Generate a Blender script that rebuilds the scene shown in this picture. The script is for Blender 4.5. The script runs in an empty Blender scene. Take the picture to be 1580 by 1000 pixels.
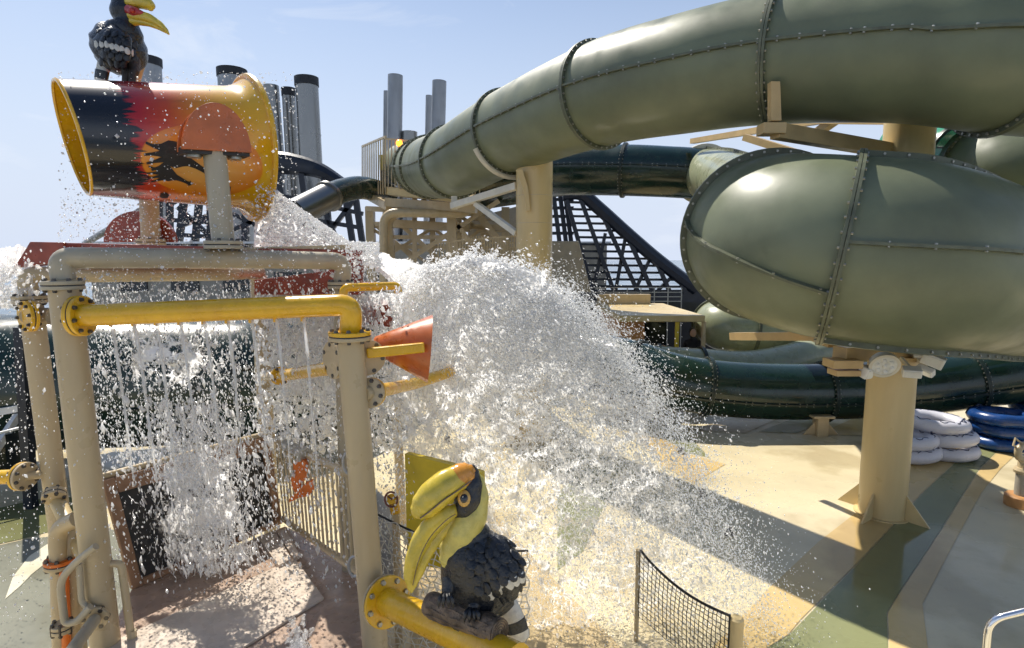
import bpy, bmesh, math, random
import numpy as np
from mathutils import Vector as V, Matrix, noise as mnoise
from mathutils.geometry import tessellate_polygon

random.seed(7); rng = np.random.default_rng(11)
R = math.radians
scene = bpy.context.scene
COL = scene.collection

# ------------------------------------------------------------------ camera
FPX, CH, HORIZON = 900.0, 3.5, 400.0
PITCH = math.atan((500 - HORIZON) / FPX)
cam_data = bpy.data.cameras.new('camera'); cam = bpy.data.objects.new('camera', cam_data)
COL.objects.link(cam); scene.camera = cam
cam.location = (0, 0, CH); cam.rotation_euler = (R(90) - PITCH, 0, 0)
cam_data.sensor_width = 36; cam_data.lens = 36 * FPX / 1580
cam_data.clip_start = 0.05; cam_data.clip_end = 20000

# ------------------------------------------------------------------ sky, sun, exposure
SUN_AZ, SUN_EL = R(-37), R(55)          # azimuth from +Y towards +X, elevation
world = bpy.data.worlds.new('World'); scene.world = world; world.use_nodes = True
nt = world.node_tree; nt.nodes.clear()
wo = nt.nodes.new('ShaderNodeOutputWorld'); bg = nt.nodes.new('ShaderNodeBackground')
sky = nt.nodes.new('ShaderNodeTexSky'); sky.sky_type = 'NISHITA'; sky.sun_disc = False
sky.sun_elevation = SUN_EL; sky.sun_rotation = SUN_AZ
sky.air_density = 1.0; sky.dust_density = 0.5; sky.ozone_density = 1.5
bg.inputs['Strength'].default_value = 0.105
tc = nt.nodes.new('ShaderNodeTexCoord'); mp = nt.nodes.new('ShaderNodeMapping')
mp.inputs['Scale'].default_value = (1.6, 1.6, 5.0); mp.inputs['Rotation'].default_value = (0.25, 0.1, 0.4)
cn = nt.nodes.new('ShaderNodeTexNoise'); cn.inputs['Scale'].default_value = 2.3
cn.inputs['Detail'].default_value = 9; cn.inputs['Roughness'].default_value = 0.62; cn.inputs['Distortion'].default_value = 0.6
cr = nt.nodes.new('ShaderNodeValToRGB'); cr.color_ramp.elements[0].position = 0.56; cr.color_ramp.elements[1].position = 0.90
cr.color_ramp.elements[1].color = (0.6, 0.6, 0.6, 1)
mx = nt.nodes.new('ShaderNodeMixRGB'); mx.inputs['Color2'].default_value = (7.5, 7.7, 8.0, 1)
nt.links.new(tc.outputs['Generated'], mp.inputs['Vector']); nt.links.new(mp.outputs[0], cn.inputs['Vector'])
nt.links.new(cn.outputs['Fac'], cr.inputs['Fac']); nt.links.new(cr.outputs['Color'], mx.inputs['Fac'])

# pale sea haze towards the horizon, the same all the way round
sx = nt.nodes.new('ShaderNodeSeparateXYZ'); nt.links.new(tc.outputs['Generated'], sx.inputs[0])
hr = nt.nodes.new('ShaderNodeValToRGB'); hr.color_ramp.interpolation = 'EASE'
hr.color_ramp.elements[0].position = 0.0; hr.color_ramp.elements[0].color = (1, 1, 1, 1); hr.color_ramp.elements[1].position = 0.60; hr.color_ramp.elements[1].color = (0, 0, 0, 1)
hm = nt.nodes.new('ShaderNodeMixRGB'); hm.inputs['Color2'].default_value = (5.3, 5.9, 7.1, 1)
nt.links.new(sx.outputs['Z'], hr.inputs['Fac']); nt.links.new(hr.outputs['Color'], hm.inputs['Fac']); nt.links.new(sky.outputs[0], hm.inputs['Color1'])
nt.links.new(hm.outputs[0], mx.inputs['Color1']); nt.links.new(mx.outputs[0], bg.inputs['Color'])
nt.links.new(bg.outputs[0], wo.inputs['Surface'])

sd = bpy.data.lights.new('sun', 'SUN'); sd.energy = 5.0; sd.angle = R(0.53); sd.color = (1.0, 0.94, 0.84)
sun = bpy.data.objects.new('sun', sd); COL.objects.link(sun)
SDIR = V((math.sin(SUN_AZ) * math.cos(SUN_EL), math.cos(SUN_AZ) * math.cos(SUN_EL), math.sin(SUN_EL)))
sun.rotation_euler = SDIR.to_track_quat('Z', 'Y').to_euler(); sun.location = (0, 0, 30)

scene.view_settings.view_transform = 'Standard'; scene.view_settings.look = 'None'
scene.view_settings.exposure = 0.34; scene.view_settings.gamma = 1.0
scene.render.engine = 'CYCLES'
scene.cycles.max_bounces = 9; scene.cycles.diffuse_bounces = 6; scene.cycles.transmission_bounces = 8; scene.cycles.glossy_bounces = 3; scene.cycles.use_adaptive_sampling = True; scene.cycles.adaptive_threshold = 0.03; scene.cycles.transparent_max_bounces = 36
scene.cycles.caustics_reflective = False; scene.cycles.caustics_refractive = False
scene.cycles.use_denoising = True
scene.cycles.volume_bounces = 3; scene.cycles.volume_max_steps = 96; scene.cycles.volume_step_rate = 3.0

# ------------------------------------------------------------------ helpers
_F = V((0, math.cos(PITCH), -math.sin(PITCH))); _U = V((0, math.sin(PITCH), math.cos(PITCH))); _C = V((0, 0, CH))
def ray(px, py):
    return _F + V((1, 0, 0)) * ((px - 790) / FPX) + _U * ((500 - py) / FPX)
def at(px, py, Y):
    """the point of the place seen in direction (px,py) whose distance along +Y is Y metres"""
    d = ray(px, py); return _C + d * (Y / d.y)
def gr(px, py, z=0.0):
    d = ray(px, py); return _C + d * ((z - CH) / d.z)

MATS = {}
def mat(name, color, rough=0.4, metal=0.0, var=0.10, scale=3.0, bump=0.0, bscale=40.0, coat=0.0, spec=0.5, color2=None, rvar=0.12, streak=False):
    m = bpy.data.materials.new(name); m.use_nodes = True
    n = m.node_tree; b = n.nodes['Principled BSDF']
    b.inputs['Roughness'].default_value = rough; b.inputs['Metallic'].default_value = metal
    b.inputs['Specular IOR Level'].default_value = spec
    if coat: b.inputs['Coat Weight'].default_value = coat; b.inputs['Coat Roughness'].default_value = 0.06
    tcn = n.nodes.new('ShaderNodeTexCoord')
    src = tcn.outputs['Object']
    if streak:
        mpn = n.nodes.new('ShaderNodeMapping'); mpn.inputs['Scale'].default_value = (1, 1, 0.18)
        n.links.new(src, mpn.inputs['Vector']); src = mpn.outputs[0]
    nz = n.nodes.new('ShaderNodeTexNoise'); nz.inputs['Scale'].default_value = scale; nz.inputs['Detail'].default_value = 6; nz.inputs['Roughness'].default_value = 0.6
    n.links.new(src, nz.inputs['Vector'])
    mxn = n.nodes.new('ShaderNodeMixRGB')
    c = V(color); c2 = V(color2) if color2 else c * (1 - 2.2 * var)
    mxn.inputs['Color1'].default_value = (*[min(1, x * (1 + var)) for x in c], 1); mxn.inputs['Color2'].default_value = (*c2, 1)
    rp = n.nodes.new('ShaderNodeMapRange'); rp.inputs['From Min'].default_value = 0.35; rp.inputs['From Max'].default_value = 0.72
    n.links.new(nz.outputs['Fac'], rp.inputs['Value']); n.links.new(rp.outputs[0], mxn.inputs['Fac'])
    n.links.new(mxn.outputs[0], b.inputs['Base Color'])
    if rvar:
        rr = n.nodes.new('ShaderNodeMapRange'); rr.inputs['To Min'].default_value = max(0.02, rough - rvar); rr.inputs['To Max'].default_value = min(1, rough + rvar)
        rr.inputs['From Min'].default_value = 0.3; rr.inputs['From Max'].default_value = 0.7
        nz2 = n.nodes.new('ShaderNodeTexNoise'); nz2.inputs['Scale'].default_value = scale * 2.7; nz2.inputs['Detail'].default_value = 5
        n.links.new(tcn.outputs['Object'], nz2.inputs['Vector']); n.links.new(nz2.outputs['Fac'], rr.inputs['Value']); n.links.new(rr.outputs[0], b.inputs['Roughness'])
    if bump:
        bn = n.nodes.new('ShaderNodeBump'); bn.inputs['Strength'].default_value = bump; bn.inputs['Distance'].default_value = 0.02
        nz3 = n.nodes.new('ShaderNodeTexNoise'); nz3.inputs['Scale'].default_value = bscale; nz3.inputs['Detail'].default_value = 4
        n.links.new(tcn.outputs['Object'], nz3.inputs['Vector']); n.links.new(nz3.outputs['Fac'], bn.inputs['Height']); n.links.new(bn.outputs[0], b.inputs['Normal'])
    MATS[name] = m; return m

class MB:
    """collects shapes; build() links them as one mesh object"""
    def __init__(s): s.v = []; s.f = []; s.uv = None
    def add(s, vs, fs):
        o = len(s.v); s.v += [tuple(p) for p in vs]; s.f += [tuple(i + o for i in f) for f in fs]
    def hexa(s, p):     # 8 corners: bottom 4 ccw, top 4 ccw
        s.add(p, [(3, 2, 1, 0), (4, 5, 6, 7), (0, 1, 5, 4), (1, 2, 6, 5), (2, 3, 7, 6), (3, 0, 4, 7)])
    def box(s, c, size, m=None):
        c = V(c); hx, hy, hz = [x / 2 for x in size]
        pts = [V((x * hx, y * hy, z * hz)) for z in (-1, 1) for x, y in ((-1, -1), (1, -1), (1, 1), (-1, 1))]
        if m is not None: pts = [m @ p for p in pts]
        s.hexa([p + c for p in pts])
    def bar(s, a, b, w, h=None, up=V((0, 0, 1))):
        a, b = V(a), V(b); h = h or w; t = (b - a).normalized()
        x = t.cross(up)
        if x.length < 1e-4: x = t.cross(V((0, 1, 0)))
        x.normalize(); y = x.cross(t)
        s.hexa([q + x * (sx * w / 2) + y * (sy * h / 2) for q in (a, b) for sx, sy in ((-1, -1), (1, -1), (1, 1), (-1, 1))])
    def sweep(s, pts, radii, n=16, caps=True, up=V((0, 0, 1)), twist=0.0, closed=False, rot=None):
        pts = [V(p) for p in pts]; m = len(pts)
        if not hasattr(radii, '__len__'): radii = [radii] * m
        rings = []; x = None
        for i in range(m):
            if closed: t = (pts[(i + 1) % m] - pts[i - 1]).normalized()
            else: t = (pts[min(i + 1, m - 1)] - pts[max(i - 1, 0)]).normalized()
            if x is None:
                x = t.cross(up)
                if x.length < 1e-3: x = t.cross(V((0, 1, 0)))
            x = (x - t * x.dot(t)).normalized(); y = x.cross(t)
            r = radii[i]; rx, ry = (r, r) if not hasattr(r, '__len__') else r
            rings.append([pts[i] + x * (rx * math.cos(2 * math.pi * k / n + twist)) + y * (ry * math.sin(2 * math.pi * k / n + twist)) for k in range(n)])
        vs = [p for r_ in rings for p in r_]; fs = []
        for i in range(m if closed else m - 1):
            j = (i + 1) % m
            for k in range(n):
                k2 = (k + 1) % n
                fs.append((i * n + k, i * n + k2, j * n + k2, j * n + k))
        if caps and not closed:
            fs.append(tuple(range(n - 1, -1, -1))); fs.append(tuple((m - 1) * n + k for k in range(n)))
        s.add(vs, fs)
    def cyl(s, a, b, r, r2=None, n=20): s.sweep([a, b], [r, r if r2 is None else r2], n)
    def tubering(s, c, axis, r_in, r_out, h, n=40):
        c = V(c); t = V(axis).normalized(); x = t.orthogonal().normalized(); y = t.cross(x)
        vs = []
        for k in range(n):
            d = x * math.cos(2 * math.pi * k / n) + y * math.sin(2 * math.pi * k / n)
            vs += [c + d * r_in - t * h / 2, c + d * r_out - t * h / 2, c + d * r_out + t * h / 2, c + d * r_in + t * h / 2]
        fs = []
        for k in range(n):
            a, b = 4 * k, 4 * ((k + 1) % n)
            for q in range(4):
                q2 = (q + 1) % 4; fs.append((a + q, b + q, b + q2, a + q2))
        s.add(vs, fs)
    def ball(s, c, r, n=10, m=6, sc=(1, 1, 1), rot=None):
        c = V(c); vs = [V((0, 0, 1))]; fs = []
        for i in range(1, m):
            th = math.pi * i / m
            vs += [V((math.sin(th) * math.cos(2 * math.pi * k / n), math.sin(th) * math.sin(2 * math.pi * k / n), math.cos(th))) for k in range(n)]
        vs.append(V((0, 0, -1)))
        for k in range(n): fs.append((0, 1 + k, 1 + (k + 1) % n))
        for i in range(m - 2):
            for k in range(n):
                a = 1 + i * n; fs.append((a + k, a + n + k, a + n + (k + 1) % n, a + (k + 1) % n))
        a = 1 + (m - 2) * n
        for k in range(n): fs.append((a + k, len(vs) - 1, a + (k + 1) % n))
        vs = [V((p.x * sc[0], p.y * sc[1], p.z * sc[2])) * r for p in vs]
        if rot is not None: vs = [rot @ p for p in vs]
        s.add([p + c for p in vs], fs)
    def poly(s, pts, depth):     # flat outline (list of Vectors, planar) extruded by vector depth
        n = len(pts); tri = tessellate_polygon([pts]); depth = V(depth)
        vs = list(pts) + [p + depth for p in pts]
        fs = [tuple(t) for t in tri] + [tuple(i + n for i in reversed(t)) for t in tri] + [(i, (i + 1) % n, (i + 1) % n + n, i + n) for i in range(n)]
        s.add(vs, fs)
    def build(s, name, m, parent=None, smooth=True, kind=None, bevel=0.0, label=None, ang=38):
        me = bpy.data.meshes.new(name); me.from_pydata(s.v, [], s.f); me.validate()
        bm = bmesh.new(); bm.from_mesh(me); bmesh.ops.recalc_face_normals(bm, faces=bm.faces); bm.to_mesh(me); bm.free()
        if smooth:
            me.polygons.foreach_set('use_smooth', [True] * len(me.polygons)); me.set_sharp_from_angle(angle=R(ang))
        if isinstance(m, str): m = MATS[m]
        me.materials.append(m)
        o = bpy.data.objects.new(name, me); COL.objects.link(o)
        if parent is not None: adopt(o, parent)
        if kind: o['kind'] = kind
        if label: o['label'] = label
        if bevel:
            bv = o.modifiers.new('bevel', 'BEVEL'); bv.width = bevel; bv.segments = 2; bv.limit_method = 'ANGLE'; bv.angle_limit = R(50)
        return o
WM = {}
def wmat(o):
    m = o.matrix_basis.copy()
    if o.parent: m = wmat(o.parent) @ o.matrix_parent_inverse @ m
    return m
def adopt(o, parent):
    o.parent = parent; o.matrix_parent_inverse = wmat(parent).inverted()
def tag(o, label, cat, group=None):
    o['label'] = label; o['category'] = cat
    if group: o['group'] = group
    return o
def thing(name, label, cat, loc=(0, 0, 0), group=None):
    o = bpy.data.objects.new(name, None); COL.objects.link(o); o.location = loc; o.empty_display_size = 0.2
    return tag(o, label, cat, group)
def copy_tree(o, parent=None):
    c = o.copy(); COL.objects.link(c); c.parent = parent
    for ch in list(o.children): copy_tree(ch, c)
    return c

def spline(pts, sub=10):
    pts = [V(p) for p in pts]; out = []
    n = len(pts)
    for i in range(n - 1):
        p0 = pts[i - 1] if i > 0 else pts[0] * 2 - pts[1]
        p1, p2 = pts[i], pts[i + 1]
        p3 = pts[i + 2] if i + 2 < n else pts[-1] * 2 - pts[-2]
        for k in range(sub):
            t = k / sub
            out.append(0.5 * ((2 * p1) + (p2 - p0) * t + (2 * p0 - 5 * p1 + 4 * p2 - p3) * t * t + (3 * p1 - p0 - 3 * p2 + p3) * t ** 3))
    out.append(pts[-1].copy()); return out
def lerp_list(vals, sub):
    out = []
    for i in range(len(vals) - 1):
        for k in range(sub):
            t = k / sub; t = t * t * (3 - 2 * t)
            out.append(vals[i] * (1 - t) + vals[i + 1] * t)
    out.append(vals[-1]); return out
def bend(pts, r=0.2, sub=7):
    """polyline with rounded corners"""
    pts = [V(p) for p in pts]; out = [pts[0]]
    for i in range(1, len(pts) - 1):
        a, b, c = pts[i - 1], pts[i], pts[i + 1]
        d1 = (a - b); d2 = (c - b); q = min(r, d1.length * .48, d2.length * .48)
        p1 = b + d1.normalized() * q; p2 = b + d2.normalized() * q
        for k in range(sub + 1):
            t = k / sub; out.append(p1 * (1 - t) ** 2 + b * 2 * t * (1 - t) + p2 * t * t)
    out.append(pts[-1]); return out

# ------------------------------------------------------------------ materials
mat('olive', (0.150, 0.168, 0.100), 0.43, var=0.15, scale=0.9, bump=0.04, bscale=5, rvar=0.14)
mat('olive_flange', (0.11, 0.12, 0.075), 0.45, var=0.15, scale=6)
mat('olive_pale', (0.30, 0.32, 0.20), 0.30, var=0.10, scale=1.2, coat=0.3)
mat('green_dark', (0.008, 0.026, 0.019), 0.24, var=0.15, scale=1.0, coat=0.2, spec=0.5, bump=0.02, bscale=5)
mat('green_dark_flange', (0.010, 0.022, 0.018), 0.4, var=0.12)
mat('green_bright', (0.06, 0.30, 0.17), 0.25, coat=0.4)
mat('bolt', (0.40, 0.39, 0.34), 0.4, metal=0.8, var=0.15, scale=30)
mat('bolt_dark', (0.10, 0.09, 0.08), 0.4, metal=0.6)
mat('tan', (0.50, 0.40, 0.245), 0.34, var=0.07, scale=2.2, streak=True, bump=0.03, bscale=30, color2=(0.40, 0.31, 0.18))
mat('tan_grey', (0.42, 0.37, 0.27), 0.36, var=0.08, scale=2.5, streak=True, bump=0.03, bscale=30, color2=(0.34, 0.285, 0.19))
mat('sand', (0.60, 0.47, 0.24), 0.38, var=0.06, scale=1.5, streak=True, bump=0.03, bscale=25, color2=(0.50, 0.37, 0.17))
mat('bracket', (0.52, 0.36, 0.16), 0.45, var=0.08)
mat('bracket_white', (0.62, 0.58, 0.48), 0.4, var=0.08)
mat('yellow', (0.72, 0.42, 0.012), 0.28, var=0.07, scale=5, coat=0.3, bump=0.03, bscale=25, color2=(0.62, 0.33, 0.01))
mat('yellow_board', (0.58, 0.43, 0.02), 0.4, var=0.12, scale=4)
mat('orange', (0.52, 0.125, 0.025), 0.32, var=0.12, scale=5, coat=0.2)
mat('red_tray', (0.27, 0.045, 0.018), 0.35, var=0.18, scale=6, coat=0.2)
mat('orange_flange', (0.72, 0.17, 0.02), 0.4, var=0.1)
mat('gasket', (0.03, 0.03, 0.03), 0.6)
mat('steel', (0.27, 0.265, 0.25), 0.28, metal=0.9, var=0.06, scale=0.4, streak=True, rvar=0.03)
mat('steel_grey', (0.33, 0.335, 0.34), 0.42, metal=0.45, var=0.10, scale=1.0, streak=True)
mat('chrome', (0.75, 0.75, 0.76), 0.10, metal=1.0, var=0.03)
mat('soot', (0.02, 0.02, 0.022), 0.6)
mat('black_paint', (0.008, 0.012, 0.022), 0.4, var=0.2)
mat('black_rope', (0.02, 0.02, 0.02), 0.8)
mat('white_rope', (0.55, 0.52, 0.44), 0.8)
mat('brown_panel', (0.30, 0.17, 0.095), 0.45, var=0.12, scale=5)
mat('deck_brown', (0.40, 0.29, 0.22), 0.28, var=0.12, scale=3, bump=0.04, bscale=60, spec=0.5)
mat('deck_sunlit', (0.58, 0.49, 0.40), 0.28, var=0.10, scale=3, bump=0.04, bscale=60)  # deck tone as lit by the sun, put into the base colour
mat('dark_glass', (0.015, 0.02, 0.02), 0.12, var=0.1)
mat('grey_wall', (0.33, 0.30, 0.24), 0.6, var=0.08)
mat('white_paint', (0.72, 0.72, 0.70), 0.45, var=0.06)
mat('grey_deck', (0.22, 0.23, 0.24), 0.6, var=0.15)
mat('ring_white', (0.58, 0.58, 0.64), 0.35, var=0.05, bump=0.1, bscale=18)
mat('ring_blue', (0.009, 0.05, 0.19), 0.28, var=0.15, bump=0.15, bscale=18, coat=0.2)
mat('ring_ink', (0.02, 0.03, 0.08), 0.5)
mat('terracotta', (0.50, 0.25, 0.09), 0.5)
mat('feather_black', (0.012, 0.015, 0.021), 0.36, var=0.3, scale=18, bump=0.5, bscale=55, coat=0.25)
mat('feather_white', (0.66, 0.64, 0.58), 0.45, var=0.12, scale=20, bump=0.3, bscale=60)
mat('feather_brown', (0.035, 0.026, 0.018), 0.45, var=0.3, scale=16, bump=0.5, bscale=50)
mat('bill', (0.60, 0.44, 0.04), 0.26, var=0.15, scale=9, coat=0.4, color2=(0.42, 0.34, 0.045), bump=0.08, bscale=14)
mat('bill_orange', (0.62, 0.26, 0.03), 0.26, var=0.12, scale=9, coat=0.4)
mat('bill_red', (0.42, 0.03, 0.03), 0.3, var=0.2, scale=9, coat=0.3)
mat('face_yellow', (0.58, 0.49, 0.12), 0.34, var=0.12, scale=12, coat=0.25, bump=0.25, bscale=22)
mat('eye_amber', (0.65, 0.36, 0.07), 0.15, var=0.2, scale=40, coat=0.6)
mat('eye_dark', (0.006, 0.004, 0.004), 0.08, coat=0.8)
mat('bark', (0.17, 0.12, 0.08), 0.55, var=0.35, scale=14, bump=0.8, bscale=28)
mat('wood_end', (0.36, 0.25, 0.15), 0.5, var=0.2, scale=14)
mat('skin', (0.5, 0.32, 0.23), 0.5); mat('cloth_dark', (0.015, 0.015, 0.02), 0.8)
mat('hair_dark', (0.02, 0.014, 0.01), 0.6)
mat('valve_red', (0.16, 0.05, 0.04), 0.4)
mat('rubber_black', (0.012, 0.012, 0.012), 0.5)
m = mat('lamp_amber', (0.9, 0.4, 0.05), 0.3)
m.node_tree.nodes['Principled BSDF'].inputs['Emission Color'].default_value = (1, 0.32, 0.03, 1); m.node_tree.nodes['Principled BSDF'].inputs['Emission Strength'].default_value = 2.5
m = mat('lens', (0.7, 0.7, 0.66), 0.2)

def wet_floor(name, color):
    m = mat(name, color, 0.30, var=0.07, scale=0.7, spec=0.22, bump=0.02, bscale=30)
    n = m.node_tree; b = n.nodes['Principled BSDF']
    for l in list(b.inputs['Roughness'].links): n.links.remove(l)
    nz = n.nodes.new('ShaderNodeTexNoise'); nz.inputs['Scale'].default_value = 0.55; nz.inputs['Detail'].default_value = 7
    tcn = n.nodes.new('ShaderNodeTexCoord'); n.links.new(tcn.outputs['Object'], nz.inputs['Vector'])
    rr = n.nodes.new('ShaderNodeMapRange'); rr.inputs['From Min'].default_value = 0.40; rr.inputs['From Max'].default_value = 0.60
    rr.inputs['To Min'].default_value = 0.09; rr.inputs['To Max'].default_value = 0.34
    n.links.new(nz.outputs['Fac'], rr.inputs['Value']); n.links.new(rr.outputs[0], b.inputs['Roughness'])
    # wet patches soak a little darker, old scuffs and water marks a little lighter
    src = b.inputs['Base Color'].links[0].from_socket; wm = n.nodes.new('ShaderNodeMapRange'); wm.inputs['From Min'].default_value = 0.47; wm.inputs['From Max'].default_value = 0.40; n.links.new(nz.outputs['Fac'], wm.inputs['Value'])
    mw = n.nodes.new('ShaderNodeMixRGB'); mw.blend_type = 'MULTIPLY'; mw.inputs['Color2'].default_value = (0.80, 0.77, 0.72, 1); n.links.new(wm.outputs[0], mw.inputs['Fac']); n.links.new(src, mw.inputs['Color1'])
    sc = n.nodes.new('ShaderNodeTexNoise'); sc.inputs['Scale'].default_value = 5.0; sc.inputs['Detail'].default_value = 10; sc.inputs['Roughness'].default_value = 0.75; n.links.new(tcn.outputs['Object'], sc.inputs['Vector'])
    sm = n.nodes.new('ShaderNodeMapRange'); sm.inputs['From Min'].default_value = 0.56; sm.inputs['From Max'].default_value = 0.70; sm.inputs['To Max'].default_value = 0.35; n.links.new(sc.outputs['Fac'], sm.inputs['Value'])
    ms = n.nodes.new('ShaderNodeMixRGB'); ms.blend_type = 'MULTIPLY'; ms.inputs['Color2'].default_value = (0.70, 0.66, 0.60, 1); n.links.new(sm.outputs[0], ms.inputs['Fac']); n.links.new(mw.outputs[0], ms.inputs['Color1']); n.links.new(ms.outputs[0], b.inputs['Base Color'])
    return m
wet_floor('floor_cream', (0.64, 0.55, 0.355)); wet_floor('floor_green', (0.225, 0.235, 0.115))
wet_floor('floor_tan', (0.60, 0.44, 0.20)); wet_floor('floor_grey', (0.235, 0.235, 0.185)); wet_floor('floor_mid', (0.50, 0.39, 0.22))
wet_floor('floor_white', (0.70, 0.66, 0.50))

def water_mat(name, tint, gloss, transl, alpha=1.0):
    m = bpy.data.materials.new(name); m.use_nodes = True; n = m.node_tree; n.nodes.clear()
    out = n.nodes.new('ShaderNodeOutputMaterial')
    d = n.nodes.new('ShaderNodeBsdfDiffuse'); d.inputs['Color'].default_value = (*tint, 1)
    t = n.nodes.new('ShaderNodeBsdfTranslucent'); t.inputs['Color'].default_value = (*tint, 1)
    g = n.nodes.new('ShaderNodeBsdfGlossy'); g.inputs['Roughness'].default_value = 0.12
    tr = n.nodes.new('ShaderNodeBsdfTransparent')
    m1 = n.nodes.new('ShaderNodeMixShader'); m1.inputs[0].default_value = transl
    m2 = n.nodes.new('ShaderNodeMixShader'); m2.inputs[0].default_value = gloss
    m3 = n.nodes.new('ShaderNodeMixShader'); m3.inputs[0].default_value = alpha
    n.links.new(d.outputs[0], m1.inputs[1]); n.links.new(t.outputs[0], m1.inputs[2])
    n.links.new(m1.outputs[0], m2.inputs[1]); n.links.new(g.outputs[0], m2.inputs[2])
    n.links.new(tr.outputs[0], m3.inputs[1]); n.links.new(m2.outputs[0], m3.inputs[2]); n.links.new(m3.outputs[0], out.inputs['Surface'])
    MATS[name] = m; return m, m3
water_mat('water_foam', (0.98, 0.985, 0.99), 0.05, 0.90, 0.36)
water_mat('water_drop', (0.97, 0.98, 0.99), 0.10, 0.85, 1.0)
water_mat('water_bit', (0.98, 0.985, 0.99), 0.08, 0.85, 0.7)
water_mat('water_stream', (0.93, 0.95, 0.97), 0.20, 0.7, 0.6)

# ------------------------------------------------------------------ ground
def sheet(name, pts, m, z, kind='structure'):
    b = MB(); pts = [V((p[0], p[1], z)) for p in pts]
    b.add(pts, [tuple(t) for t in tessellate_polygon([pts])])
    o = b.build(name, m, smooth=False); o['kind'] = kind; return o
def gsheet(name, px, m, z): return sheet(name, [gr(*p, z)[:2] for p in px], m, z)

b = MB(); b.add([(-9000, -200, -22), (9000, -200, -22), (9000, 15000, -22), (-9000, 15000, -22)], [(0, 1, 2, 3)])
mat('sea', (0.03, 0.08, 0.12), 0.15, var=0.2, scale=0.02, bump=0.4, bscale=0.5)
o = b.build('sea', 'sea', smooth=False); o['kind'] = 'structure'
b = MB(); b.box((0, 24, -0.5), (54, 60, 1.0)); o = b.build('ship_deck', 'grey_deck', smooth=False); o['kind'] = 'structure'
sheet('pool_floor', [(-11, -2), (16, -2), (16, 15.5), (-11, 15.5)], 'floor_cream', 0.006)
gsheet('floor_stripe', [(1500, 690), (1545, 690), (1512, 722), (1487, 760), (1436, 841), (1387, 914), (1368, 946), (1372, 1040), (1120, 1040), (1218, 979), (1334, 859), (1425, 760)], 'floor_green', 0.012)
gsheet('floor_stripe', [(1547, 690), (1580, 690), (1545, 722), (1514, 760), (1466, 849), (1423, 932), (1437, 1040), (1374, 1040), (1370, 946), (1389, 914), (1438, 841), (1489, 760), (1514, 722)], 'floor_tan', 0.012)
gsheet('floor_stripe', [(1498, 690), (1423, 760), (1332, 859), (1236, 955), (1216, 979), (1118, 1040), (1060, 1040), (1185, 909), (1263, 836), (1322, 790), (1400, 715), (1430, 690)], 'floor_tan', 0.012)
gsheet('floor_stripe', [(975, 664), (1010, 668), (1060, 700), (1120, 716), (1070, 745), (1020, 718)], 'floor_tan', 0.012)
gsheet('floor_stripe', [(1012, 668), (1062, 672), (1095, 706), (1062, 699)], 'floor_green', 0.012)
gsheet('floor_stripe', [(1150, 640), (1215, 640), (1150, 668), (1060, 664)], 'floor_mid', 0.012)
gsheet('floor_stripe', [(1240, 640), (1300, 640), (1230, 668), (1170, 666)], 'floor_green', 0.012)
gsheet('floor_stripe', [(1330, 640), (1420, 640), (1330, 672), (1260, 670)], 'floor_tan', 0.012)
gsheet('floor_stripe', [(-300, 850), (60, 770), (150, 765), (150, 800), (40, 830), (-300, 905)], 'floor_green', 0.012)
gsheet('floor_stripe', [(-300, 908), (40, 832), (330, 800), (420, 1040), (-300, 1040)], 'floor_grey', 0.012)
gsheet('floor_stripe', [(8, 924), (20, 890), (45, 858), (80, 835), (84, 858), (50, 885), (30, 905)], 'floor_white', 0.018)
gsheet('floor_stripe', [(640, 800), (760, 790), (860, 900), (1000, 1040), (640, 1040)], 'floor_mid', 0.012)
gsheet('floor_stripe', [(860, 760), (930, 700), (960, 720), (900, 850), (860, 880)], 'floor_green', 0.012)

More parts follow.
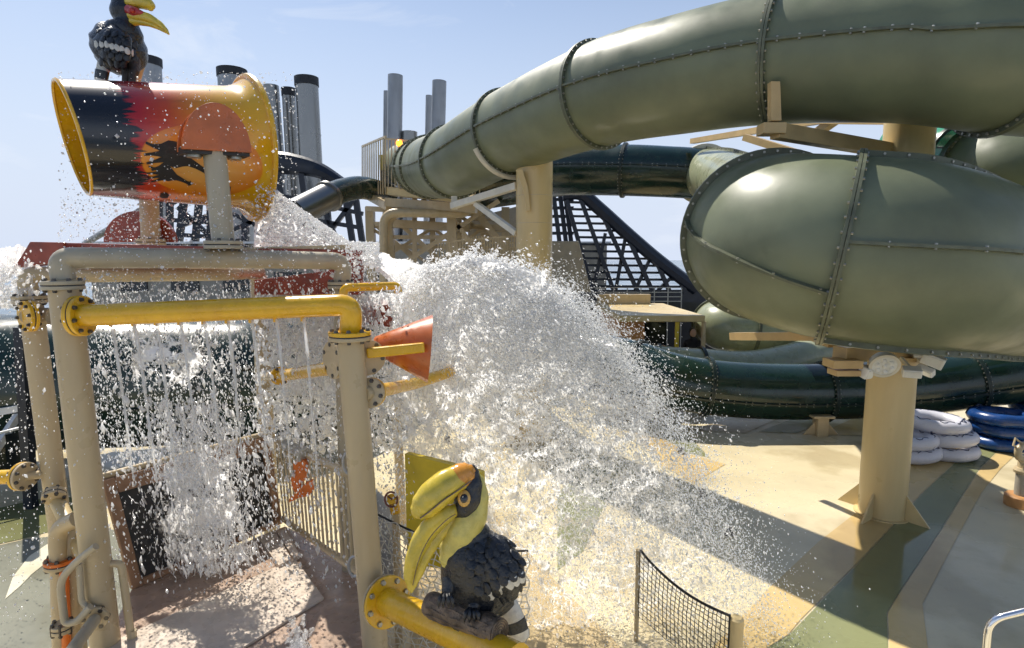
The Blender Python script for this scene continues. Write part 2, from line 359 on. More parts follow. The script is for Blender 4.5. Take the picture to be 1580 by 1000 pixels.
# ------------------------------------------------------------------ tube slides
def slide(root, pts, radii, m, fm, rings, seams=(0.0,), sub=12, n=40, bolts=True, fl=0.055, seam_m=None, names='tube_section', mats=None):
    path = spline(pts, sub); rad = lerp_list(radii, sub); L = len(path)
    def frame(i):
        t = (path[min(i + 1, L - 1)] - path[max(i - 1, 0)]).normalized()
        s = t.cross(V((0, 0, 1))).normalized(); u = s.cross(t); return t, s, u
    cuts = sorted(set([0] + [int(round(r * sub)) for r in rings] + [L - 1]))
    for ci in range(len(cuts) - 1):
        a, c = cuts[ci], cuts[ci + 1]
        b = MB(); rr = []
        for i in range(a, c + 1):
            t, s, u = frame(i)
            rr.append([path[i] + (s * math.cos(2 * math.pi * k / n) + u * math.sin(2 * math.pi * k / n)) * rad[i] for k in range(n)])
        vs = [p for r_ in rr for p in r_]
        fs = [(i * n + k, i * n + (k + 1) % n, (i + 1) * n + (k + 1) % n, (i + 1) * n + k) for i in range(c - a) for k in range(n)]
        b.add(vs, fs)
        mm = mats[ci % len(mats)] if mats else m
        sec = b.build(names, mm, root, ang=70)
        sm = seams[ci % len(seams)] if hasattr(seams[0], '__len__') else seams
        for sa in sm:
            b = MB(); bb = MB(); prof = []; acc = 0.0; bol = 0
            for i in range(a, c + 1):
                t, s, u = frame(i)
                A = sa[0] + (sa[1] - sa[0]) * (i - a) / (c - a) if hasattr(sa, '__len__') else sa
                d = s * math.cos(A) + u * math.sin(A); w = t.cross(d)
                q = path[i] + d * rad[i]; h = 0.030
                prof.append([q - d * .01 - w * h / 2, q + d * fl * .8 - w * h / 2, q + d * fl * .8 + w * h / 2, q - d * .01 + w * h / 2])
                if i > a:
                    step = (path[i] - path[i - 1]).length
                    k0 = int(acc / 0.20); acc += step; k1 = int(acc / 0.20)
                    if k1 > k0:
                        for kk in range(k1 - k0):
                            f = (kk + 0.5) / (k1 - k0); qq = path[i - 1].lerp(path[i], f) + d * (rad[i] + fl * .45)
                            bb.cyl(qq - w * (h / 2 + .014), qq + w * (h / 2 + .014), 0.014, n=6); bol += 1
            vs = [p for q_ in prof for p in q_]
            b.add(vs, [(i * 4 + k, i * 4 + (k + 1) % 4, (i + 1) * 4 + (k + 1) % 4, (i + 1) * 4 + k) for i in range(c - a) for k in range(4)])
            so = b.build('seam_flange', seam_m or fm, sec)
            if bolts and bol: bb.build('bolt_row', 'bolt', sec, kind='stuff')
    for r in rings:
        i = int(round(r * sub)); t, s, u = frame(i)
        b = MB(); ri, ro = rad[i] * .99, rad[i] + fl
        for dz in (-1, 1):
            b.tubering(path[i] + t * dz * 0.018, t, ri, ro, 0.030, 56)
        f = b.build('flange', fm, root)
        if bolts:
            bb = MB(); N = 44
            for k in range(N):
                d = s * math.cos(2 * math.pi * k / N) + u * math.sin(2 * math.pi * k / N); q = path[i] + d * (rad[i] + fl * .5)
                bb.cyl(q - t * 0.052, q + t * 0.052, 0.015, n=6)
            bb.build('bolt_row', 'bolt', f, kind='stuff')
    return path, rad, frame

UD = 1.75 * .9 * .955
up_px = [(622, 256, 24), (650, 258, 19), (664, 258, 17.0), (700, 250, 14.6), (785, 204, 12.5), (925, 147, 10.2), (1060, 115, 9.0), (1200, 92, 8.25), (1400, 78, 7.4), (1550, 88, 7.0), (1720, 120, 7.6), (1760, 190, 9.2)]
t = thing('tube_slide', 'long olive green tube slide sweeping overhead from the platform to the upper right', 'water slide', (0, 0, 0), 'enclosed tube slides')
up_path, up_rad, up_frame = slide(t, [at(p[0], p[1], p[2] * .9) for p in up_px], [UD / 2] * len(up_px), 'olive', 'olive_flange', [1, 2.0, 3.0, 4.0, 5, 7, 9], seams=(math.pi, 0.0))
LD = 1.97
lo_pts = [at(1085, 268, 15.5), at(1130, 280, 13.4), at(1168, 312, 11.0), V((3.62, 8.75, 4.05)), V((3.38, 7.78, 3.86)), V((3.17, 7.27, 3.77)), V((3.21, 6.76, 3.69)), V((3.56, 6.38, 3.60)), V((4.20, 6.25, 3.52)), V((5.05, 6.62, 3.41)), V((6.4, 7.5, 3.22)), V((8.0, 8.0, 3.2)), V((9.6, 8.4, 3.1))]
t = thing('tube_slide', 'huge olive green tube slide bend bulging in front of the sand coloured column', 'water slide', (0, 0, 0), 'enclosed tube slides')
slide(t, lo_pts, [.62, .64, .74, .92] + [LD / 2] * 9, 'olive', 'olive_flange', [5, 7, 10.3],
      seams=((math.pi * .5,), ((0.22, -0.45),), (0.06, math.pi * .44, -math.pi * .40), (0.0, math.pi * .5, -math.pi * .5)), fl=0.075, n=56, sub=14,
      mats=['olive_pale', 'olive', 'olive', 'olive'])
mid_px = [(690, 292, 21), (800, 276, 18), (870, 263, 16.5), (963, 263, 15.7), (1040, 266, 15.5), (1086, 269, 15.5)]
t = thing('tube_slide', 'dark green tube slide passing behind the middle column against the sky', 'water slide', (0, 0, 0), 'enclosed tube slides')
slide(t, [at(*p) for p in mid_px], [.87, .75, .69, .655, .645, .645], 'green_dark', 'green_dark_flange', [3, 5], seams=(0.1,))
low_px = [(905, 548, 13.4), (975, 566, 12.4), (1050, 590, 11.9), (1150, 602, 11.8), (1270, 604, 11.8), (1400, 598, 11.7), (1500, 586, 11.5), (1640, 565, 11.2), (1800, 540, 11.5)]
t = thing('tube_slide', 'dark green tube slide lying low across the floor behind the swim rings', 'water slide', (0, 0, 0), 'enclosed tube slides')
low_path, _, _ = slide(t, [at(*p) for p in low_px], [.575] * 9, 'green_dark', 'green_dark_flange', [1.1, 2.4, 4, 6], seams=(-0.25,))
b = MB(); c = gr(1265, 672); b.box((c.x, c.y, .2), (.22, .22, .4)); b.box((c.x, c.y, .40), (.42, .3, .05))
for sx in (-1, 1): b.add([(c.x + sx * .11, c.y, .02), (c.x + sx * .36, c.y, .02), (c.x + sx * .11, c.y, .30), (c.x + sx * .11, c.y - .03, .02), (c.x + sx * .36, c.y - .03, .02), (c.x + sx * .11, c.y - .03, .30)], [(0, 1, 2), (5, 4, 3), (0, 3, 4, 1), (1, 4, 5, 2), (2, 5, 3, 0)])
o = b.build('support_foot', 'tan', t, bevel=.008)
t = thing('tube_slide', 'pale green tube slide just behind the dark green low one', 'water slide', (0, 0, 0), 'enclosed tube slides')
slide(t, [at(*p) for p in [(900, 552, 13.6), (1000, 562, 13.3), (1080, 568, 13.2), (1165, 570, 13.4), (1260, 548, 14), (1330, 520, 15)]], [.45] * 6, 'olive_pale', 'green_dark_flange', [.9, 1.2, 2], seams=(0.0,), bolts=False)
t = thing('tube_slide', 'light olive tube slide making a U turn right of the canopy', 'water slide', (0, 0, 0), 'enclosed tube slides')
slide(t, [at(*p) for p in [(1420, 500, 18), (1270, 492, 17.2), (1160, 488, 16.6), (1112, 495, 15.8), (1120, 505, 15.0), (1200, 514, 14.8), (1330, 530, 14.6)]], [.62] * 7, 'olive_pale', 'olive_flange', [1.4, 2.3, 3.4, 4.6], seams=(math.pi,), bolts=False)
t = thing('tube_slide', 'dark green tube slide behind the falling water jets on the left', 'water slide', (0, 0, 0), 'enclosed tube slides')
slide(t, [at(*p) for p in [(-260, 590, 8.5), (-60, 590, 9.2), (130, 590, 9.8), (300, 588, 10.4), (460, 580, 11.2), (560, 560, 13.5)]], [1.12] * 6, 'green_dark', 'green_dark_flange', [1, 2.1, 3.1], seams=(-0.2,))
# bright green slide end seen right of the column top
t = thing('tube_slide', 'short bright green slide piece peeking out beside the column top', 'water slide', (0, 0, 0), 'enclosed tube slides')
slide(t, [at(*p) for p in [(1385, 226, 11.5), (1430, 228, 10.8), (1475, 236, 10.2)]], [.42] * 3, 'green_bright', 'green_dark_flange', [1.95], seams=(math.pi,), bolts=False)
t = thing('tube_slide', 'olive green slide curve in the gap between the two big tubes at right', 'water slide', (0, 0, 0), 'enclosed tube slides')
slide(t, [at(*p) for p in [(1500, 246, 10.6), (1560, 262, 9.8), (1650, 270, 9.6), (1750, 250, 10)]], [.62] * 4, 'olive', 'olive_flange', [.25], seams=(math.pi,))

# ------------------------------------------------------------------ support columns
c = gr(1360, 793)
t = thing('support_column', 'thick sand coloured steel column with triangular base fins at right', 'column', (c.x, c.y, 0), 'slide support columns')
ztop = at(1360, 165, c.y).z
b = MB(); b.cyl((c.x, c.y, 0.008), (c.x, c.y, ztop), .288, n=48); b.build('shaft', 'sand', t)
for k in range(4):
    a = R(35 + 90 * k); d = V((math.cos(a), math.sin(a), 0)); w = V((-d.y, d.x, 0)) * .012; o_ = V((c.x, c.y, .01)) + d * .283
    b = MB(); P = [o_, o_ + d * .30, o_ + V((0, 0, .36))]; b.poly([p - w for p in P], w * 2); b.build('base_fin', 'sand', t, smooth=False)
b = MB(); b.tubering((c.x, c.y, .015), (0, 0, 1), .28, .34, .02); b.build('base_plate', 'sand', t)
# saddle below the big bend
S = [at(1283, 455, 6.9), at(1283, 500, 6.9), at(1293, 528, 6.9)]
b = MB()
b.poly([at(1276, 470, 6.55), at(1290, 500, 6.55), at(1322, 512, 6.55), at(1322, 532, 6.55), at(1280, 532, 6.55), at(1273, 505, 6.55)], (0, .10, 0)); b.build('saddle_plate', 'bracket', t, smooth=False, bevel=.006)
b = MB(); b.bar(at(1295, 545, 7.1), at(1395, 545, 7.5), .20, .16); b.build('saddle_beam', 'bracket', t, smooth=False, bevel=.01)
b = MB(); b.box(at(1300, 560, 7.0), (.36, .26, .10)); b.box(at(1302, 574, 7.02), (.30, .22, .07)); b.build('clamp_block', 'bracket', t, smooth=False, bevel=.008)
b = MB(); b.tubering((c.x, c.y, at(1360, 548, c.y).z), (0, 0, 1), .285, .42, .05); b.build('collar', 'bracket', t)
b = MB(); b.bar(at(1205, 498, 8.6), at(1285, 528, 7.3), .12, .14); b.build('brace', 'bracket', t, smooth=False)
b = MB(); b.bar(at(1130, 519, 9.4), at(1290, 519, 7.6), .12, .12); b.build('brace', 'bracket', t, smooth=False)
# arms carrying the upper tube
b = MB(); b.poly([at(1190, 125, 6.75), at(1204, 125, 6.75), at(1206, 186, 6.75), at(1190, 186, 6.75)], (0, .10, 0)); b.build('tube_clamp', 'bracket', t, smooth=False, bevel=.006)
b = MB(); b.bar(at(1196, 202, 6.85), V((c.x - .2, c.y, at(1330, 233, c.y).z)), .14, .17); b.build('arm', 'bracket', t, smooth=False, bevel=.006)
b = MB(); b.box(at(1190, 200, 6.85), (.26, .20, .12)); b.build('clamp_block', 'bracket', t, smooth=False, bevel=.006)
for A, B in ((at(1068, 218, 15.0), at(1300, 180, 9.6)), (at(1150, 212, 11.0), at(1240, 240, 9.8)), (at(1293, 182, 9.1), at(1248, 214, 9.9))):
    b = MB(); b.bar(A, B, .12, .12); b.build('arm', 'bracket', t, smooth=False)
b = MB(); b.bar(at(1255, 184, 9.6), V((c.x, c.y, at(1350, 184, c.y).z)), .14, .14); b.build('arm', 'bracket', t, smooth=False)
b = MB(); q = at(1086, 269, 15.5); b.tubering(q, (at(1130, 280, 13.4) - q).normalized(), .61, .77, .12); b.build('tube_saddle_ring', 'bracket_white', t)

# floodlights
def floodlight(px, py, Y, r, aim, label):
    p = at(px, py, Y); t = thing('floodlight', label, 'light', p, 'floodlights on the column')
    d = V(aim).normalized()
    b = MB(); b.sweep([p - d * r * .9, p - d * r * .4, p, p + d * r * .12], [r * .5, r * .9, r, r], 24); b.build('housing', 'white_paint', t)
    b = MB(); b.tubering(p + d * r * .14, d, r * .82, r * 1.02, r * .12, 28); b.build('bezel', 'bracket_white', t)
    x = d.orthogonal().normalized(); y = d.cross(x)
    b = MB()
    b.sweep([p + d * r * .125, p + d * r * .15], [r * .82, r * .82], 24); b.build('lens', 'lens', t)
    for k in range(7):
        q = p + d * r * .17 + ((x * math.cos(k * 1.047) + y * math.sin(k * 1.047)) * r * .5 if k else V())
        b = MB(); b.ball(q, r * .17, 8, 5); b.build('lamp_cell', 'white_paint', t)
floodlight(1364, 563, 6.85, .165, (-.25, -1, -.55), 'round floodlight facing the camera at the column top')
def lampbox(px, py, Y, size, rot, label):
    p = at(px, py, Y); t = thing('floodlight', label, 'light', p, 'floodlights on the column')
    M = Matrix.Rotation(R(rot[2]), 3, 'Z') @ Matrix.Rotation(R(rot[1]), 3, 'Y') @ Matrix.Rotation(R(rot[0]), 3, 'X')
    b = MB(); b.box(p, size, M); b.build('housing', 'white_paint', t, smooth=False, bevel=.012)
    b = MB(); b.box(p + M @ V((0, -size[1] / 2 - .004, 0)), (size[0] * .82, .01, size[2] * .75), M); b.build('lens', 'lens', t, smooth=False)
    b = MB(); b.bar(p + M @ V((0, size[1] / 2, 0)), p + V((0, .22, .14)), .035); b.build('bracket', 'bracket_white', t, smooth=False)
lampbox(1336, 574, 6.95, (.13, .12, .14), (20, 0, 25), 'small boxy floodlight left of the round one')
lampbox(1407, 574, 7.0, (.20, .12, .11), (25, 0, -25), 'boxy floodlight just right of the round one')
lampbox(1440, 556, 7.1, (.24, .10, .15), (15, 20, -40), 'silver floodlight angled outward at the far right')
lampbox(1428, 572, 7.15, (.20, .08, .10), (35, 15, -60), 'lowest right floodlight tilted down')
lampbox(1425, 545, 7.25, (.22, .16, .10), (-15, -10, -30), 'upper silver lamp in the cluster right of the column')

c2 = V((at(824, 400, 11.0).x, 11.0, 0))
t = thing('support_column', 'wide sand coloured column rising from the splash under the long overhead slide', 'column', (c2.x, c2.y, 0), 'slide support columns')
b = MB(); b.cyl((c2.x, c2.y, 0.008), (c2.x, c2.y, at(824, 248, 11.0).z), .338, n=48); b.build('shaft', 'sand', t)
for z_ in (at(824, 303, 11.0).z, at(824, 345, 11.0).z):
    b = MB(); b.tubering((c2.x, c2.y, z_), (0, 0, 1), .333, .341, .012, 48); b.build('weld_band', 'tan', t)
for k in range(4):
    a = R(35 + 90 * k); d = V((math.cos(a), math.sin(a), 0)); w = V((-d.y, d.x, 0)) * .015; o_ = V((c2.x, c2.y, .01)) + d * .333
    b = MB(); P = [o_, o_ + d * .4, o_ + V((0, 0, .5))]; b.poly([p - w for p in P], w * 2); b.build('base_fin', 'sand', t, smooth=False)
b = MB(); b.bar(at(698, 318, 12.4), at(798, 287, 10.95), .13, .13); b.build('arm', 'bracket_white', t, smooth=False, bevel=.008)
b = MB(); b.box(at(701, 313, 12.4), (.12, .11, .27)); b.build('arm_end_plate', 'bracket_white', t, smooth=False)
b = MB(); b.bar(at(734, 314, 11.9), at(797, 360, 10.95), .10, .10); b.build('brace', 'bracket_white', t, smooth=False)
b = MB(); b.poly([at(796, 262, 10.6), at(806, 262, 10.6), at(815, 290, 10.6), at(818, 325, 10.6), at(812, 325, 10.6), at(808, 295, 10.6)], (0, .10, 0)); b.build('gusset', 'sand', t, smooth=False)
# cradle ring piece under the tube at the column
b = MB(); i5 = 4 * 12; tt, ss, uu = up_frame(i5)
b.sweep([up_path[i5] + (ss * math.cos(a) + uu * math.sin(a)) * (UD / 2 + .08) for a in np.linspace(math.pi * 1.05, math.pi * 1.85, 20)], .05, 8); b.build('cradle', 'bracket_white', t)

# ------------------------------------------------------------------ slide tower platform
YP = 18.0
t = thing('slide_tower', 'sand coloured steel platform tower with railings where the overhead slide starts', 'platform', (at(650, 400, YP).x, YP, 0))
b = MB(); b.hexa([at(596, 300, YP), at(735, 316, YP - 1.5), at(735, 306, YP + 3), at(605, 303, YP + 3), at(596, 288, YP), at(735, 305, YP - 1.5), at(735, 296, YP + 3), at(605, 292, YP + 3)])
b.build('deck', 'sand', t, smooth=False)
b = MB(); b.bar(at(596, 312, YP), at(735, 322, YP - 1.0), .2, .25); b.build('beam', 'tan', t, smooth=False)
b = MB(); b.bar(at(600, 345, YP + 1), at(725, 352, YP + 1), .5, .25); b.build('beam', 'tan', t, smooth=False)
b = MB(); b.bar(at(566, 300, YP + 2), at(600, 318, YP), .2, .25); b.build('beam', 'tan', t, smooth=False)
# left railing: slatted screen receding to the left, front railing
A0, A1 = at(559, 226, YP + 3.5), at(595, 211, YP); B0, B1 = at(559, 300, YP + 3.5), at(595, 300, YP)
for k in range(12):
    f = k / 11; b = MB(); b.bar(B0.lerp(B1, f), A0.lerp(A1, f), .10, .022, up=V((1, 0, 0))); b.build('screen_slat', 'tan', t, smooth=False)
b = MB(); b.bar(A0, A1, .06); b.build('top_rail', 'tan', t, smooth=False)
F0, F1 = at(594, 214, YP), at(636, 218, YP - .4); G0, G1 = at(594, 290, YP), at(636, 292, YP - .4)
b = MB(); b.bar(F0, F1, .05); b.build('top_rail', 'tan', t, smooth=False)
b = MB(); b.bar(F1, at(700, 219, YP + 1), .05); b.build('top_rail', 'soot', t, smooth=False)
for k in range(9):
    f = k / 8; b = MB(); b.bar(G0.lerp(G1, f), F0.lerp(F1, f), .03); b.build('baluster', 'tan', t, smooth=False)
b = MB(); b.bar(at(622, 268, YP + .1), at(628, 288, YP + .1), .3, .5); b.build('control_box', 'white_paint', t, smooth=False)
b = MB(); b.box(at(610, 252, YP + 2.5), (1.0, .4, .5)); b.build('cabin', 'yellow_board', t, smooth=False)
b = MB(); b.box(at(610, 272, YP + 2.6), (1.0, .3, .6)); b.build('cabin_window', 'dark_glass', t, smooth=False)
b = MB(); b.hexa([at(627, 300, YP - .2), at(660, 300, YP - .2), at(660, 300, YP + 3), at(627, 300, YP + 3), at(627, 240, YP - .2), at(650, 240, YP - .2), at(650, 240, YP + 3), at(627, 240, YP + 3)]); b.build('start_box', 'olive_flange', t, smooth=False)
b = MB(); b.sweep(bend([at(592, 440, YP - .6), at(592, 328, YP - .6), at(722, 330, YP - .6), at(728, 310, YP)], .4), .13, 16); b.build('drain_pipe', 'tan', t)
b = MB(); b.sweep(bend([at(600, 440, YP - .3), at(600, 330, YP - .3), at(652, 328, YP - .4), at(654, 312, YP)], .4), .12, 16); b.build('drain_pipe', 'tan', t)
for px, Y in ((571, YP + 2), (600, YP + 1), (697, YP), (706, YP + 3), (780, YP + 3)):
    b = MB(); p = at(px, 320, Y); b.bar((p.x, p.y, 0.004), p, .28); b.build('leg', 'tan', t, smooth=False)
for A, B in ((at(625, 405, YP), at(770, 310, YP)), (at(600, 330, YP + 1), at(700, 420, YP + 1)), (at(697, 335, YP), at(745, 400, YP)), (at(571, 340, YP + 2), at(640, 400, YP + 2)), (at(705, 330, YP + 2), at(790, 390, YP + 2))):
    b = MB(); b.bar(A, B, .13); b.build('brace', 'tan', t, smooth=False)
b = MB(); b.hexa([at(722, 415, YP + 4), at(800, 415, YP + 4), at(800, 415, YP + 4.3), at(722, 415, YP + 4.3), at(722, 338, YP + 4), at(800, 318, YP + 4), at(800, 318, YP + 4.3), at(722, 338, YP + 4.3)]); b.build('back_wall', 'grey_wall', t, smooth=False)
for A, B, w in ((at(566, 322, YP + 1.5), at(735, 330, YP), .16), (at(566, 345, YP + 2), at(790, 352, YP + 1), .14), (at(600, 366, YP + 1), at(720, 366, YP + 1), .12), (at(572, 380, YP + 2), at(800, 384, YP + 2), .12), (at(640, 300, YP + 1), at(640, 420, YP + 1), .14), (at(668, 318, YP + 2), at(668, 420, YP + 2), .18), (at(745, 318, YP + 2), at(745, 420, YP + 2), .16), (at(572, 352, YP + 2), at(668, 410, YP + 2), .10), (at(668, 352, YP + 2), at(572, 410, YP + 2), .10), (at(668, 352, YP + 2), at(745, 410, YP + 2), .10), (at(745, 352, YP + 2), at(668, 410, YP + 2), .10), (at(600, 330, YP + 3), at(735, 318, YP + 3), .2)):
    b = MB(); b.bar(A, B, w); b.build('beam' if abs(A.z - B.z) < .5 else 'brace', 'tan', t, smooth=False)
for k in range(16):
    f = k / 15; A = at(640, 292, YP - .4).lerp(at(740, 300, YP - 1.2), f); b = MB(); b.bar(A, A + V((0, 0, .95)), .03); b.build('baluster', 'tan', t, smooth=False)
for k in range(7):
    b = MB(); A = at(738 + k * 7, 330 + k * 9, YP + 1.2); b.box(A, (.9, .28, .05)); b.build('stair_tread', 'tan', t, smooth=False)
for dy in (0, .9):
    b = MB(); b.bar(at(734, 326, YP + .9 + dy), at(790, 398, YP + .9 + dy), .05, .22); b.build('stair_stringer', 'tan', t, smooth=False)
t = thing('slat_fence', 'low sand coloured slat fence under the platform beside the middle column', 'fence', (at(740, 410, 16).x, 16, 0))
for k in range(30):
    p = at(676 + k * 4.2, 410, 16); b = MB(); b.bar(V((p.x, p.y, p.z)), at(676 + k * 4.2, 364 if k > 8 else 374, 16), .035); b.build('slat', 'tan', t, smooth=False)
for y_ in (364, 410):
    b = MB(); b.bar(at(676, y_ + (10 if y_ == 364 else 0), 16), at(800, y_, 16), .05); b.build('rail', 'tan', t, smooth=False)
for px_ in (678, 738, 798):
    p = at(px_, 410, 16); b = MB(); b.bar((p.x, p.y, .004), p, .08); b.build('post', 'tan', t, smooth=False)
t = thing('beacon_lamp', 'small glowing orange beacon lamp on the platform railing', 'light', at(616, 226, YP - .3))
b = MB(); b.ball(at(616, 221, YP - .3), .10, 12, 8); b.build('dome', 'lamp_amber', t)
b = MB(); b.cyl(at(616, 226, YP - .3), at(616, 292, YP - .3), .02, n=8); b.build('stem', 'tan', t)
o = MB(); o.hexa([at(850, 455, 17), at(912, 450, 17), at(912, 450, 19), at(850, 455, 19), at(850, 372, 17), at(893, 372, 17), at(893, 372, 19), at(850, 372, 19)])
tag(o.build('grey_bulkhead', 'grey_wall', smooth=False, bevel=.03), 'plain grey tan sloped wall right of the middle column', 'wall')

# ------------------------------------------------------------------ funnel pipes
def stack(px_top, px_bot, ytop, ybot, w, Y, m, cap, label):
    p = at(px_bot, ybot, Y); base = V((p.x, p.y, p.z)); top = at(px_top, ytop, Y); r = w / 2 * Y / FPX
    t = thing('exhaust_stack', label, 'funnel pipe', base, 'exhaust stacks of the ship')
    ax = (top - base).normalized(); h = (top - base).length
    b = MB(); b.sweep([base, top], [r * 1.05, r], 32, caps=False); b.sweep([top, top - ax * r * 2], [r * .92, r * .92], 32); b.tubering(top, ax, r * .9, r * 1.0, .04, 32); b.build('pipe', m, t)
    for f in (.35, .68):
        b = MB(); b.tubering(base + ax * h * f, ax, r, r * 1.035, .07, 32); b.build('weld_ring', m, t)
    if cap:
        b = MB(); b.tubering(top + ax * .02, ax, r * .93, r * 1.06, .55, 32); b.build('cap_ring', 'soot', t)
L_ = [(417, 436, 133, 330, 24, 40, 'steel', False, 'leaning shiny steel pipe without a cap, first right of the tipping bucket'),
      (445, 458, 143, 330, 19, 42, 'steel', True, 'thin steel pipe with black top between two thicker ones'),
      (473, 486, 127, 330, 33, 40, 'steel', True, 'thickest steel pipe with black top left of the platform'),
      (358, 372, 114, 330, 40, 43, 'steel_grey', True, 'dark capped pipe peeking over the rim of the bucket'),
      (228, 240, 96, 330, 36, 43, 'steel_grey', True, 'dark capped pipe behind the hornbill on the bucket'),
      (610, 607, 117, 330, 22, 40, 'steel_grey', False, 'tallest grey pipe above the platform railing'),
      (596, 594, 141, 330, 8, 43, 'steel_grey', False, 'very thin grey pipe left of the tallest one'),
      (632, 631, 204, 330, 23, 40, 'steel', False, 'short wide pipe between the tall grey ones'),
      (678, 671, 126, 330, 21, 40, 'steel_grey', False, 'tall grey pipe just left of the overhead slide'),
      (662, 658, 148, 330, 10, 43, 'steel_grey', False, 'thin grey pipe beside the tall one near the slide')]
for a in L_: stack(*a[:3], 376, *a[4:])

# ------------------------------------------------------------------ dark lattices
def lattice(root, top, bot, n, m='black_paint', w=.22, rows=10, diag=True):
    """top / bot : lists of points (same length), members between"""
    T = spline(top, 8); B = spline(bot, 8); L = len(T)
    pick = lambda A, f: A[min(L - 2, int(f * (L - 1)))].lerp(A[min(L - 2, int(f * (L - 1))) + 1], f * (L - 1) - min(L - 2, int(f * (L - 1))))
    for k in range(n + 1):
        f = k / n; b = MB(); b.bar(pick(B, f), pick(T, f), w * .6); b.build('upright', m, root, smooth=False)
        if diag and k < n:
            b = MB(); b.bar(pick(B, f), pick(T, (k + 1) / n), w * .5); b.build('diagonal', m, root, smooth=False)
    for r_ in range(1, rows):
        g = r_ / rows; b = MB(); b.sweep([pick(B, f).lerp(pick(T, f), g) for f in np.linspace(0, 1, 9)], w * .32, 4); b.build('crossbar', m, root, smooth=False)
    for A in (T, B):
        b = MB(); b.sweep(A, w, 6); b.build('chord', m, root)
YL = 30
t = thing('lattice_screen', 'black curved lattice screen with a sweeping top edge right of the middle column', 'lattice', (at(960, 450, YL).x, YL, 0))
tp = [(868, 300), (896, 299), (925, 322), (965, 358), (1010, 397), (1050, 428), (1075, 446)]
b = MB(); pts = spline([at(x, y, YL) for x, y in tp], 8); b.sweep(pts, [(.30, .34)] * len(pts), 8); b.build('top_chord', 'black_paint', t)
def ytop(x):
    for (x0, y0), (x1, y1) in zip(tp, tp[1:]):
        if x0 <= x <= x1: return y0 + (y1 - y0) * (x - x0) / (x1 - x0)
    return 446 if x > 1000 else 300
for k in range(13):     # horizontal slats
    y = 312 + k * 10.8
    xl = 872 + (y - 300) * .28; xr = max([x for x in range(868, 1076) if ytop(x) <= y], default=880)
    if xr - xl > 8:
        b = MB(); b.bar(at(xl, y, YL + .3), at(xr, y + 1, YL + .3), .10, .12); b.build('slat', 'black_paint', t, smooth=False)
for x0, x1 in ((872, 915), (893, 948), (925, 985), (965, 1008), (1010, 1034), (1045, 1058)):
    b = MB(); b.bar(at(x1, 452, YL), at(x0, ytop(x0), YL), .20); b.build('upright', 'black_paint', t, smooth=False)
for x0, x1 in ((930, 915), (962, 950), (1003, 980), (1040, 1015)):
    b = MB(); b.bar(at(x1, 448, YL + .15), at(x0 + 4, max(ytop(x0), 360), YL + .15), .16); b.build('diagonal', 'black_paint', t, smooth=False)
b = MB(); b.hexa([at(905, 474, YL), at(1110, 474, YL), at(1110, 474, YL + 1), at(905, 474, YL + 1), at(905, 447, YL), at(1110, 447, YL), at(1110, 447, YL + 1), at(905, 447, YL + 1)]); b.build('sill', 'black_paint', t, smooth=False)
for k, x in enumerate((852, 862, 870)):
    b = MB(); b.bar(at(x + 12, 380, YL + 1), at(x + 2, 300, YL + 1), .22); b.build('upright', 'black_paint', t, smooth=False)
for y in range(308, 372, 13):
    b = MB(); b.bar(at(850, y, YL + 1.1), at(885, y, YL + 1.1), .16); b.build('slat', 'black_paint', t, smooth=False)
t = thing('lattice_arch', 'black curved beam with lattice legs crossing in front of the left steel pipes', 'lattice', (at(430, 380, 34).x, 34, 0))
tp2 = [(255, 300), (330, 262), (400, 247), (440, 248), (490, 258), (535, 282)]
b = MB(); pts = spline([at(x, y + 4, 34) for x, y in tp2], 8); b.sweep(pts, [(.4, .62 * (1 - .6 * max(0, i / len(pts) - .6) / .4)) for i in range(len(pts))], 8); b.build('arch_beam', 'black_paint', t)
for x0, y0, x1, y1 in ((430, 262, 445, 380), (465, 262, 480, 380), (500, 270, 510, 380), (530, 285, 545, 380), (548, 300, 560, 380), (285, 300, 275, 385), (310, 285, 300, 385), (325, 285, 325, 385), (380, 290, 378, 385)):
    b = MB(); b.bar(at(x1, y1, 34), at(x0, y0, 34), .32); b.build('upright', 'black_paint', t, smooth=False)
for x0, y0, x1, y1 in ((275, 320, 330, 370), (275, 350, 330, 330), (425, 300, 560, 330), (425, 330, 560, 352), (360, 330, 420, 360), (360, 355, 420, 330), (490, 300, 520, 370), (440, 370, 500, 310), (545, 310, 500, 370), (270, 340, 335, 344), (270, 362, 335, 366)):
    b = MB(); b.bar(at(x0, y0, 33.9), at(x1, y1, 33.9), .24); b.build('diagonal', 'black_paint', t, smooth=False)

for k, (x_, y_) in enumerate(((245, 310), (262, 296))):
    b = MB(); b.bar(at(x_, 392, 34), at(x_, y_, 34), .3); b.build('upright', 'black_paint', t, smooth=False)
dh = thing('deckhouse', 'grey tan deckhouse wall low behind the slide tower carrying the funnel pipes', 'building', (-9, 38, 0))
b = MB(); b.box((-9.5, 39.5, 2.2), (30, 11, 4.4)); b.build('wall', 'grey_wall', dh, smooth=False, bevel=.05)
for k in range(9):
    b = MB(); b.box((-22 + k * 3, 33.96, 2.2), (1.6, .1, 1.1)); b.build('window', 'dark_glass', dh, smooth=False)
b = MB(); b.box((-9.5, 39.5, 4.45), (30.4, 11.4, .12)); b.build('roof_edge', 'white_paint', dh, smooth=False)
t = thing('steel_chute', 'shiny steel tube end feeding from a dark green bend left of the platform', 'slide end', at(480, 330, 17))
ax = (at(505, 296, 17.5) - at(455, 330, 16.2))
b = MB(); A = at(455, 330, 16.2); Bq = at(507, 303, 17.3); b.sweep([A, Bq], .40, 32, caps=False); b.build('sleeve', 'steel', t)
b = MB(); b.tubering(Bq, ax, .39, .46, .08); b.build('flange', 'steel', t)
